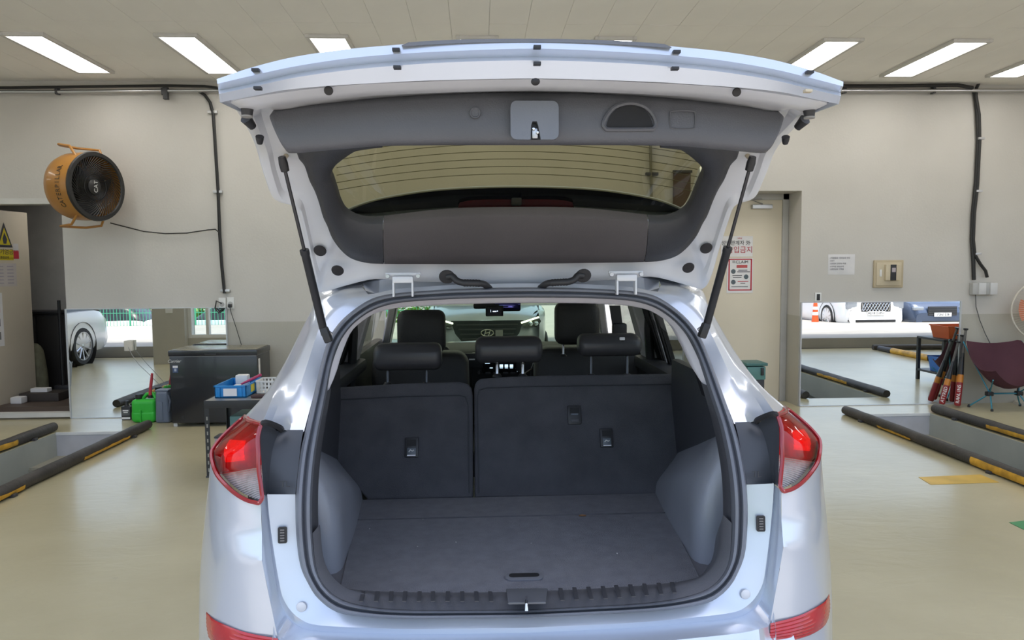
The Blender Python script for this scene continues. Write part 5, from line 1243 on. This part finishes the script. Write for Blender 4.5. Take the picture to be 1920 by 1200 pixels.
sharp(put('body', bm, M_gy, gc), 40); tube('handle', [(.06, -.05, .30), (.085, -.06, .24), (.07, -.07, .12)], .014, mat('grey_jug_dark', (.08, .095, .13), .4), gc, 8); box('rim', (0, 0, .345), (.135, .13, .02), M_gy, gc, .006)
box('front_rib', (-.02, -.077, .13), (.06, .012, .20), M_gy, gc, .006)
ob = empty('oil_bottle', (-3.945, 7.93, 0), 'small black oil bottle with white label left of the green jug', 'bottle')
box('body', (0, 0, .075), (.10, .07, .15), M_black, ob, .012); lathe('neck', [(0, .205), (.018, .205), (.018, .17), (.028, .15)], M_black, ob, 14); box('label', (0, -.036, .085), (.085, .002, .07), mat('oil_label', (.10, .10, .11), .5), ob)
box('label_text', (0, -.0375, .105), (.06, .001, .012), M_paper, ob); box('label_text', (0, -.0375, .085), (.045, .001, .010), M_paper, ob); box('label_strip', (0, -.036, .022), (.09, .002, .022), M_paper, ob)

# ------------------------------------------------------------------ steel rack table with crate
tb = empty('rack_table', (-1.72, 5.86, 0), 'low slotted steel rack table standing beside the car', 'table')
TW, TD, TH = 1.04, .50, .605
M_rk = mat('rack_black', (.03, .03, .032), .45); M_rt = mat('rack_top_steel', (.40, .39, .36), .30, .5)
box('table_top', (0, 0, TH-.008), (TW-.01, TD-.01, .012), M_rt, tb, .002)
for sy in (-1, 1): box('top_rail', (0, sy*TD/2, TH-.03), (TW, .006, .058), M_rk, tb, .001)
for sx in (-1, 1): box('side_rail', (sx*TW/2, 0, TH-.03), (.006, TD, .058), M_rk, tb, .001)
box('lower_shelf', (0, 0, .16), (TW-.02, TD-.02, .012), M_rk, tb, .002)
for sx in (-1, 1):
    for sy in (-1, 1):
        lg = box('leg', (sx*(TW/2-.002), sy*(TD/2-.018), (TH-.06)/2), (.004, .036, TH-.06), M_rk, tb); 
        lf = box('leg', (sx*(TW/2-.018), sy*(TD/2), (TH-.06)/2), (.036, .004, TH-.06), M_rk, tb)
        bm = bmesh.new()
        for k in range(8): bm_box(bm, Vector((sx*(TW/2-.018), sy*(TD/2+.0025), .06+.058*k)), (.010, .001, .028), .0004)
        put('slots', bm, mat('slot_light', (.36, .34, .29), .6), lf)
        box('foot_pad', (sx*(TW/2-.016), sy*(TD/2-.016), .006), (.045, .045, .012), M_dgrey, tb, .003)
cr = empty('blue_crate', (-2.075, 5.93, TH), 'blue plastic parts crate with white label on the rack table', 'crate')
M_blue = mat('blue_plastic', (.015, .24, .60), .4); cw, cd, ch = .245, .42, .098
box('base', (0, 0, .004), (cw, cd, .008), M_blue, cr)
for sx in (-1, 1): box('side_wall', (sx*(cw/2-.004), 0, ch/2), (.008, cd, ch), M_blue, cr, .002)
for sy in (-1, 1): box('end_wall', (0, sy*(cd/2-.004), ch/2), (cw, .008, ch), M_blue, cr, .002)
for sx in (-1, 1): box('rim', (sx*(cw/2), 0, ch-.006), (.014, cd+.014, .012), M_blue, cr, .003)
for sy in (-1, 1): box('rim', (0, sy*(cd/2), ch-.006), (cw+.014, .014, .012), M_blue, cr, .003)
for sx in (-.085, .085): box('rib', (sx, -cd/2-.004, .045), (.012, .01, .075), M_blue, cr, .002)
box('label', (.0, -cd/2-.007, .045), (.105, .003, .060), M_paper, cr); box('yellow_note', (cw/2+.002, -.05, .055), (.003, .09, .06), mat('yellow_note', (.72, .60, .06), .7), cr)
br = empty('brush', (-2.0, 5.98, TH+.06), 'magenta handled brush poking out of the blue crate', 'brush')
tube('handle', [(-.05, -.08, .02), (.02, .0, .05), (.07, .06, .075)], [.007, .013, .012], mat('magenta_plastic', (.42, .04, .13), .35), br, 10); box('bristles', (-.07, -.10, .01), (.05, .05, .02), M_white, br, .004)
tag(box('white_box', (-2.09, 6.07, TH+.09), (.10, .08, .09), M_white, None, .012), 'white plastic pot showing above the far end of the blue crate', 'box')
wb = empty('white_basket', (-1.845, 6.01, TH), 'white perforated basket half hidden behind the car pillar', 'basket')
box('base', (0, 0, .004), (.17, .2, .008), M_white, wb, .001)
for sx in (-1, 1):
    box('rim', (sx*.088, 0, .098), (.01, .2, .012), M_white, wb, .002)
    for k in range(6): box('slat', (sx*.085, -.085+.034*k, .05), (.006, .016, .09), M_white, wb)
for sy in (-1, 1):
    box('rim', (0, sy*.1, .098), (.18, .01, .012), M_white, wb, .002)
    for k in range(6): box('slat', (-.072+.029*k, sy*.098, .05), (.014, .006, .09), M_white, wb)
    for z in (.03, .06): box('rail', (0, sy*.098, z), (.17, .005, .010), M_white, wb)
tag(box('tool_box_small', (-1.86, 5.72, TH+.012), (.10, .06, .024), mat('maroon_dark', (.05, .02, .02), .5), None, .006), 'small dark box lying in front of the white basket', 'box')
gk = empty('green_crate', (-1.98, 5.93, .166), 'pale green plastic crate on the lower shelf of the rack', 'crate')
M_pg = mat('pale_green_plastic', (.16, .30, .27), .45)
box('body', (0, 0, .14), (.26, .30, .28), M_pg, gk, .01)
for k in range(3): box('handle_slot', (-.03+.03*k, -.151, .20), (.012, .004, .07), M_white, gk, .002)
sj = empty('storage_jar', (-1.98, 5.66, .166), 'grey blue round bottle on the lower shelf of the rack', 'bottle')
lathe('body', [(0, 0), (.065, .0), (.07, .02), (.07, .12), (.055, .17), (.035, .19)], mat('smoky_plastic', (.22, .26, .33), .3), sj, 20); lathe('cap', [(.036, .185), (.036, .22), (.0, .22)], M_dgrey, sj, 18)
bx = empty('cardboard_box', (-2.13, 5.68, .166), 'small pinkish box with dark lid at the rack leg', 'box')
box('body', (0, 0, .07), (.09, .12, .14), mat('pinkish_card', (.38, .32, .33), .7), bx, .004); box('lid', (0, 0, .147), (.096, .126, .014), M_dgrey, bx, .003)

# ------------------------------------------------------------------ right-hand corner: bats, camping chair, pedestal fan
M_batg = mat('bat_grip', (.10, .095, .09), .7, bump=.3); M_batb = mat('bat_black', (.012, .012, .013), .35); M_bato = mat('bat_orange', (.55, .20, .02), .4); M_batr = mat('bat_red', (.26, .015, .02), .35)
def bat(bx_, by_, px_top, py_top, Yt, label, word, n):
    b0 = Vector((bx_, by_, .02)); t0 = atY(px_top, py_top, Yt); d = t0-b0; L = d.length; q = d.to_track_quat('Z', 'Y')
    e = empty('baseball_bat', b0, label, 'bat', 'baseball bats leaning by the right mirror'); e.rotation_euler = q.to_euler()
    def seg_(n_, z0, z1, r0, r1, m): lathe(n_, [(0, z0), (r0, z0), (r1, z1), (0, z1)], m, e, 16)
    lathe('barrel', [(0, 0), (.025, .0), (.033, .015), (.033, L*.30)], M_batr, e, 18); seg_('orange_band', L*.30, L*.40, .033, .031, M_bato); seg_('taper', L*.40, L*.68, .031, .014, M_batb); seg_('grip', L*.68, L*.985, .0135, .0135, M_batg); lathe('knob', [(.013, L*.975), (.026, L*.985), (.026, L), (0, L)], M_batb, e, 14)
    if word:
        Mi = q.to_matrix().inverted(); vdir = Mi @ (CAM-(b0+d*.15)).normalized(); ang = math.atan2(vdir.y, vdir.x)
        for i, ch_ in enumerate(word):
            N_ = Vector((math.cos(ang), math.sin(ang), 0)); X_ = Vector((0, 0, 1)); Y_ = N_.cross(X_)
            t = text('lettering', ch_, .05, M_white, e, (0, 0, 0), ext=.0008); z = L*.03+L*.24*(i+.5)/len(word); rr_ = .0335
            t.matrix_local = Matrix(((X_.x, Y_.x, N_.x, N_.x*rr_), (X_.y, Y_.y, N_.y, N_.y*rr_), (X_.z, Y_.z, N_.z, z), (0, 0, 0, 1)))
bat(5.175, 7.93, 1797, 640, 7.97, 'red barrelled baseball bat tilted right, lettered along the barrel, foot nearest the cream door', 'ATTRED', 0)
bat(5.285, 7.82, 1811, 616, 7.96, 'red baseball bat with white lettering standing foremost of the bats', 'RAWLINS', 1)
bat(5.40, 7.985, 1805, 628, 8.0, 'mostly hidden dark baseball bat behind the other two', '', 2)
chx = empty('camping_chair', (5.735, 7.72, 0), 'maroon folding camping chair with blue legs by the wall', 'chair')
M_sail = mat('maroon_fabric', (.075, .022, .035), .8, bump=.2, bscale=200); M_bl = mat('blue_tube', (.06, .28, .38), .35, .5)
rows_ = []
for (z, y, w, sag) in ((.72, .20, .30, .0), (.58, .15, .33, .05), (.42, .06, .34, .08), (.32, -.06, .33, .075), (.30, -.17, .29, .045), (.315, -.23, .26, .02)):
    rows_.append([Vector((w*(k/6-1), y+sag*.4*(1-abs(k/6-1)), z+.15*abs(k/6-1)**2*(1 if z < .6 else .2)-sag*(1-(k/6-1)**2))) for k in range(13)])
grid('fabric_seat', dense(rows_, 3), M_sail, chx, ang=80, thick=.004)
HL = [(-.17, -.02, .17), (.17, -.02, .17)]
for sx in (-1, 1):
    box('hub', (sx*.17, -.02, .175), (.07, .06, .05), M_black, chx, .012)
    tube('leg', [(sx*.17, -.04, .16), (sx*.22, -.14, .012)], .008, M_bl, chx, 8); tube('leg', [(sx*.17, .0, .16), (sx*.30, .12, .012)], .008, M_bl, chx, 8)
    tube('seat_pole', [(sx*.17, -.02, .19), (sx*.345, .19, .74)], .007, M_bl, chx, 8); tube('seat_pole', [(sx*.17, -.03, .19), (sx*.28, -.22, .36)], .007, M_bl, chx, 8); tube('support', [(sx*.17, .0, .19), (sx*.15, -.03, .26)], .007, M_dgrey, chx, 8)
    for q in ((.22, -.14), (.30, .12)): lathe('foot', [(0, 0), (.014, 0), (.014, .018), (.009, .03)], M_black, chx, 10, Matrix.Translation((sx*q[0], q[1], 0)))
tube('crossbar', [(-.17, -.03, .175), (.17, -.03, .175)], .007, M_bl, chx, 8); tube('crossbar', [(-.17, -.005, .175), (.17, -.005, .175)], .007, M_bl, chx, 8)
sf = empty('pedestal_fan', (6.02, 7.80, 0), 'pedestal fan with orange blades cut by the right picture edge', 'fan')
fcn = atY(1962, 582, 7.76)-Vector((6.02, 7.80, 0)); M_cr = mat('fan_cream', (.60, .56, .48), .45)
rgx = Matrix.Translation(fcn) @ Matrix.Rotation(R_(90), 4, 'X') @ Matrix.Rotation(R_(-14), 4, 'Y')
def ringp(r, z, n=40): return [rgx @ Vector((r*math.cos(2*math.pi*k/n), r*math.sin(2*math.pi*k/n), z)) for k in range(n)]
tube('guard_rim', ringp(.35, .0), .010, M_cr, sf, 8, True)
bm = bmesh.new()
for k in range(72):
    a = 2*math.pi*k/72; bm_tube(bm, [rgx @ Vector((r*math.cos(a), r*math.sin(a), z)) for r, z in ((.05, .075), (.18, .07), (.30, .035), (.35, 0))], .0014, 4)
put('guard_wires', bm, M_cr, sf)
for k in range(4):
    rows_ = [[rgx @ Vector(((.04+.23*i/6)*math.cos(2*math.pi*k/4+(j-2)*.24), (.04+.23*i/6)*math.sin(2*math.pi*k/4+(j-2)*.24), -.02+(j-2)*.012)) for j in range(5)] for i in range(7)]
    grid('blade', rows_, mat('orange_blade', (.55, .16, .06), .35), sf)
lathe('hub', [(0, .085), (.045, .08), (.05, .06)], M_cr, sf, 18, rgx); lathe('motor', [(0, -.18), (.06, -.17), (.07, -.05), (0, -.05)], M_cr, sf, 18, rgx)
tube('pole', [fcn+Vector((.0, .12, -.02)), (fcn.x, .12, .02)], .015, M_steel, sf, 10); lathe('base', [(0, .04), (.16, .03), (.18, .0)], M_cr, sf, 24, Matrix.Translation((fcn.x, .12, 0)))
tc_ = empty('teal_crate', (2.62, 7.55, 0), 'teal plastic crate on stand behind the right side of the car', 'crate')
cc = atY(1410, 690, 7.55); 
box('bin', (cc.x-2.62, 0, cc.z-.04), (.20, .26, .14), mat('teal_plastic', (.10, .24, .22), .45), tc_, .012); box('lid', (cc.x-2.62, 0, cc.z+.055), (.23, .29, .03), mat('teal_dark', (.06, .16, .15), .45), tc_, .006); box('latch', (cc.x-2.62+.06, -.135, cc.z-.02), (.03, .02, .08), M_black, tc_, .004); box('stand', (cc.x-2.62, 0, (cc.z-.11)/2), (.18, .24, cc.z-.11), M_rk, tc_, .005)

# ------------------------------------------------------------------ outside, seen in the mirrors
SL = .030
def gz_(y): return -SL*max(0, FY-.05-y)
bm = bmesh.new(); M_gr = mat('concrete_forecourt', (.29, .275, .25), .85, var=.10, vscale=1.2, bump=.2, bscale=30)
V = [bm.verts.new(p) for p in ((-60, FY-.05, 0), (60, FY-.05, 0), (60, -60, gz_(-60)), (0, -60, gz_(-60)), (0, -7.2, gz_(-7.2)), (-60, -7.2, gz_(-7.2)))]; bm.faces.new(V); bmesh.ops.recalc_face_normals(bm, faces=bm.faces[:])
bmesh.ops.solidify(bm, geom=bm.faces[:], thickness=.2)
struct(put('ground_forecourt', bm, M_gr))
bm = bmesh.new(); bm_box(bm, Vector((-30, -33, -1.0)), (60.5, 51.2, .1)); struct(put('ground_lower_road', bm, M_gr))
bm = bmesh.new(); bm_box(bm, Vector((0, FY-.08, .002)), (24, .14, .016)); struct(put('trim_3', bm, mat('drain_channel', (.16, .15, .14), .7)))
def wheel(parent, x, y, r, s, w=.22, spokes=10, m_rim=None):
    mt = Matrix.Translation((x, y, r)) @ Matrix.Rotation(R_(90)*s, 4, 'Y'); h = w/2
    w_ = lathe('wheel', [(r*.66, -h), (r*.92, -h), (r, -h*.7), (r, h*.7), (r*.92, h), (r*.74, h), (r*.72, h*.3), (0, h*.2)], mat('tyre', (.02, .02, .02), .7), parent, 28, mt)
    bm = bmesh.new(); bm_lathe(bm, [(r*.70, h*.9), (r*.74, h*1.02), (r*.70, h*1.02), (r*.68, h*.7)], 28, mt)
    for k in range(spokes):
        a = 2*math.pi*k/spokes; bm_tube(bm, [mt @ Vector((r*q*math.cos(a), r*q*math.sin(a), h*z)) for q, z in ((.08, .7), (.4, .85), (.71, .95))], [r*.05, r*.04, r*.05], 5)
    bm_lathe(bm, [(0, h*.95), (r*.1, h*.9), (r*.13, h*.6)], 14, mt)
    bmesh.ops.recalc_face_normals(bm, faces=bm.faces[:]); sharp(put('rim', bm, m_rim or M_steel, w_), 40)
def parked_car(name, loc, rot, m, label, L=4.6, W=1.82, belt=.92, top=1.45, hood=1.15, boot=.8, tall=False, grille='mesh', plate_txt='', grp=None, gz=.2):
    e = empty(name, loc, label, 'car', grp, (0, 0, rot))
    h = L/2; zl = gz
    prof = [(-h, belt*.55, .86), (-h+.06, belt*.86, .94), (-h+.35, belt, 1), (-h+boot, belt+.03, 1), (0, belt, 1), (h-hood, belt, 1), (h-.5, belt*.92, .97), (h-.12, belt*.80, .90), (h, belt*.55, .82)]
    rows_ = []
    for y, zt, ws in prof:
        w = W/2*ws
        rows_.append([Vector((w*.90, y, zl)), Vector((w, y, zl+.14)), Vector((w*1.0, y, zl+(zt-zl)*.55)), Vector((w*.985, y, zl+(zt-zl)*.85)), Vector((w*.9, y, zt)), Vector((w*.5, y, zt+.02)), Vector((0, y, zt+.03))])
    grid('body', dense([crom(r, 14) for r in rows_], 4), m, e, joined=True, ang=40)
    endr = [[rows_[k][i] for i in range(7)] for k in (0, -1)]
    for er in endr: plate('end_panel', er+[mir(p) for p in reversed(er[:-1])], (0, .01, 0), m, e)
    cab_ = [(-h+boot*.35 if not tall else -h+.12, belt, W*.46, belt), (-h+boot+.25 if not tall else -h+.3, top-.04, W*.36, 0), (0, top, W*.37, 0), (h-hood-.75, top-.05, W*.36, 0), (h-hood+.05, belt, W*.45, belt)]
    cr_ = [[Vector((W*.46, y, belt-.02)), Vector(((W*.46+wt)/2+.02, y, (belt+zt)/2)), Vector((wt, y, zt)), Vector((0, y, zt+.03))] for y, zt, wt, _ in cab_]
    grid('cabin', dense([crom(r, 10) for r in cr_], 4), mat('dark_glass', (.02, .022, .025), .08), e, joined=True, ang=60)
    grid('roof', dense([crom([r[2]+Vector((.01, 0, .004)), r[3]+Vector((0, 0, .008))], 6) for r in cr_[1:4]], 3), m, e, joined=True, ang=60)
    wb_ = L*.29
    for y in (-wb_, wb_*1.02):
        for s in (1, -1):
            wheel(e, s*(W/2-.10), y, .335 if not tall else .38, s)
            bm = bmesh.new(); rw = .40 if not tall else .45
            bm_lathe(bm, [(rw, -.05), (rw+.015, .0), (rw+.015, .06)], 24, Matrix.Translation((s*(W/2-.045), y, .335 if not tall else .38)) @ Matrix.Rotation(R_(90)*s, 4, 'Y')); sharp(put('wheel_arch', bm, M_black, e))
    # front end
    fz_ = belt*.62
    gp = box('grille', (0, h+.005, fz_), (W*.46, .03, .26), M_black, e, .02)
    bm = bmesh.new()
    for k in range(-9, 10):
        for sg in (1, -1):
            x0 = k*.09; bm_tube(bm, [(max(-W*.22, min(W*.22, x0)), h+.024, fz_-.11), (max(-W*.22, min(W*.22, x0+sg*.13)), h+.024, fz_+.11)], .008, 4)
    if grille == 'mesh': put('grille_mesh', bm, M_chrome, gp)
    else:
        bm.free()
        for k in range(4): box('grille_bar', (0, h+.024, fz_-.09+.06*k), (W*.44, .008, .014), M_dgrey, gp)
    box('front_plate', (0, h+.035, fz_-.10 if grille != 'mesh' else fz_-.17), (.50, .012, .11), M_white, e, .004)
    if plate_txt: text('lettering', plate_txt, .10, M_ink, e, (0, h+.043, fz_-.10 if grille != 'mesh' else fz_-.17), (R_(90), 0, R_(180)), ext=.001)
    box('lower_intake', (0, h+.004, zl+.12), (W*.62, .03, .07), M_black, e, .01)
    for s in (1, -1):
        box('head_lamp', (s*W*.36, h-.07, belt*.70), (.30, .10, .11 if not tall else .30), mat('lamp_glass', (.35, .38, .42), .1, .4), e, .03); box('tail_light', (s*W*.34, -h+.02, belt*.78), (.34, .06, .12), M_refl, e, .02); box('fog_lamp', (s*W*.36, h-.02, zl+.13), (.22, .05, .06), M_dgrey, e, .01)
    return e
M_wcar = mat('white_car_paint', (.80, .80, .80), .2, coat=.6, var=.01); M_dcar = mat('dark_car_paint', (.05, .075, .13), .2, .3, coat=.8, var=.02)
parked_car('parked_sedan', (-7.86, 4.75, 0), 0, M_wcar, 'white sedan standing in the next bay, seen in the left mirror', L=4.75, W=1.84)
parked_car('parked_van', (11.0, -5.95, gz_(-5.9)), R_(0), M_wcar, 'white SUV parked across the forecourt, seen in the right mirror', L=4.7, W=1.86, belt=1.15, top=1.72, hood=.9, boot=.3, tall=True, plate_txt='170가 8124')
parked_car('parked_coupe', (12.92, -5.75, gz_(-5.6)), R_(0), M_dcar, 'dark blue coupe parked beside the white SUV, seen in the right mirror', L=4.3, W=1.84, grille='bars', plate_txt='4다 5471', gz=.14)
parked_car('parked_hatchback', (-13.0, -9.4, -.95), R_(90), M_wcar, 'white hatchback along the fence nearer the neighbouring bay, seen in the left mirror', L=3.9, W=1.7)
parked_car('parked_estate', (-8.9, -9.6, -.95), R_(90), mat('pale_blue_paint', (.55, .66, .78), .25, coat=.5), 'pale blue car along the fence, seen in the left mirror beside the pillar', L=4.2, W=1.75)
M_cone = mat('cone_orange', (.75, .10, .02), .5)
for k, (x, y, l) in enumerate(((9.75, -6.1, 'orange traffic cone farther left in the right mirror'), (9.7, -4.5, 'orange traffic cone beside the SUV wheel in the right mirror'))):
    e = empty('traffic_cone', (x, y, gz_(y)), l, 'cone', 'traffic cones in the right mirror')
    box('base', (0, 0, .02), (.34, .34, .04), M_cone, e, .01); lathe('cone', [(0, .78), (.05, .78), (.115, .04), (.12, .04)], M_cone, e, 20)
    for z in (.40, .56): lathe('white_band', [(.118-.098*(z-.04)/1.1+.004, z), (.108-.098*(z-.04)/1.1+.004, z+.09)], M_white, e, 20)
# fence and hedge
fe = empty('mesh_fence', (-9, -6.9, gz_(-6.9)), 'green welded mesh fence at the edge of the forecourt, seen in the left mirror', 'fence'); M_fg = mat('fence_green', (.06, .36, .20), .5)
for k in range(9):
    x = -8+2*k; tube('post', [(x, 0, 0), (x, 0, 1.85)], .03, M_fg, fe, 8)
    if k < 8:
        bm = bmesh.new()
        for j in range(19): bm_box(bm, Vector((x+.1*(j+1), 0, .92)), (.012, .012, 1.7))
        for z in (.1, .6, 1.2, 1.75): bm_box(bm, Vector((x+1.0, 0, z)), (2.0, .014, .02))
        put('mesh_panel', bm, M_fg, fe)
bm = bmesh.new()
for k in range(9000):
    x, y, z = random.uniform(-24, 0), random.uniform(-14.5, -12.2), random.uniform(-1.5, 2.6)
    z = -1.5+(z+1.5)*(.75+.25*math.sin(x*1.7+y))
    s = random.uniform(.09, .22); R3 = Matrix.Rotation(random.uniform(0, 6.3), 3, 'Z') @ Matrix.Rotation(random.uniform(-1.2, 1.2), 3, 'X')
    bm.faces.new([bm.verts.new(Vector((x, y, max(z, -1.5)))+R3 @ Vector(q)) for q in ((-s, -s*.5, 0), (0, -s*.62, .02), (s, 0, 0), (0, s*.62, .02))])
hd_ = put('hedge', bm, mat('hedge_leaves', (.16, .32, .05), .6, var=.4, vscale=2)); tag(hd_, 'sunlit green hedge behind the mesh fence', 'hedge', None, 'stuff')
# next bay to the right: its pit rails and a tool rack, seen in the mirror
rail(7.5, 2.75, 6.6, 'pipe rail of the next bay with wide yellow sections, seen in the right mirror', [(3.2, 4.3, -60, 100), (5.3, 6.0, -60, 100)], -1)
e = empty('pit_rail', (8.2, 2.62, 0), 'short cross rail at the mouth of the next bay, seen in the right mirror', 'rail', 'pipe rails along the pits'); tube('pipe', [(-.75, 0, .05), (.75, .1, .05)], .05, M_rail, e, 12); box('foot_clip', (0, .05, .012), (.05, .13, .024), M_dgrey, e)
rk = empty('tool_rack', (6.45, 6.45, 0), 'two shelf black tool rack reflected in the right mirror', 'rack')
for sx in (-1, 1):
    for sy in (-1, 1): box('leg', (sx*.33, sy*.28, .30), (.04, .04, .60), M_rk, rk)
box('top_shelf', (0, 0, .60), (.70, .60, .03), M_rk, rk, .004); box('bottom_shelf', (0, 0, .14), (.70, .60, .03), M_rk, rk, .004)
def tub(name, loc, w, d, h, m, label):
    e = empty(name, loc, label, 'bin'); 
    bm = bmesh.new(); A_ = [(sx*w/2*.86, sy*d/2*.86, 0) for sx, sy in ((-1, -1), (1, -1), (1, 1), (-1, 1))]; B_ = [(sx*w/2, sy*d/2, h) for sx, sy in ((-1, -1), (1, -1), (1, 1), (-1, 1))]; C_ = [(sx*w/2*.93, sy*d/2*.93, h) for sx, sy in ((-1, -1), (1, -1), (1, 1), (-1, 1))]; D_ = [(sx*w/2*.80, sy*d/2*.80, .015) for sx, sy in ((-1, -1), (1, -1), (1, 1), (-1, 1))]
    V = [[bm.verts.new(p) for p in l] for l in (A_, B_, C_, D_)]
    for a, b in zip(V, V[1:]):
        for k in range(4): bm.faces.new((a[k], a[(k+1) % 4], b[(k+1) % 4], b[k]))
    bm.faces.new(V[0]); bm.faces.new(V[3]); bmesh.ops.recalc_face_normals(bm, faces=bm.faces[:]); sharp(put('tub', bm, m, e)); box('rim', (0, 0, h), (w+.02, .016, .016), m, e).location = (0, -d/2, 0); box('rim', (0, d/2, h), (w+.02, .016, .016), m, e)
tub('orange_bin', (6.42, 6.5, .615), .46, .40, .17, mat('orange_plastic', (.60, .12, .03), .45), 'orange plastic bin on top of the tool rack, seen in the right mirror')
tub('blue_tub', (6.3, 6.55, .155), .34, .36, .20, mat('blue_tub_plastic', (.03, .16, .55), .4), 'blue tub on the lower shelf of the tool rack, seen in the right mirror')
bk_ = empty('grey_bucket', (-6.0, 5.75, 0), 'grey bucket with folded step stool, seen at the edge of the left mirror', 'bucket'); lathe('pail', [(0, 0), (.13, 0), (.16, .34), (.165, .34), (.15, .32), (.12, .02), (0, .02)], mat('grey_pail', (.25, .27, .30), .5), bk_, 20)
tube('handle', [(.165*math.cos(a), 0.02, .33+.10*math.sin(a)) for a in [math.pi*k/10 for k in range(11)]], .006, M_steel, bk_, 6)

# keep every thing to three levels: thing > part > sub-part (flatten what lies deeper)
def flatten():
    bpy.context.view_layer.update()
    deep = []
    for o in list(COL.objects):
        ch_ = [o]
        while ch_[-1].parent: ch_.append(ch_[-1].parent)
        if len(ch_) > 3: deep.append((o, ch_[-2]))
    for o, part in deep:
        mw = o.matrix_world.copy(); o.parent = part; o.matrix_parent_inverse = part.matrix_world.inverted(); o.matrix_basis = mw
    for o in list(COL.objects):
        if o.type == 'EMPTY' and not o.children and o.parent: bpy.data.objects.remove(o)
flatten()
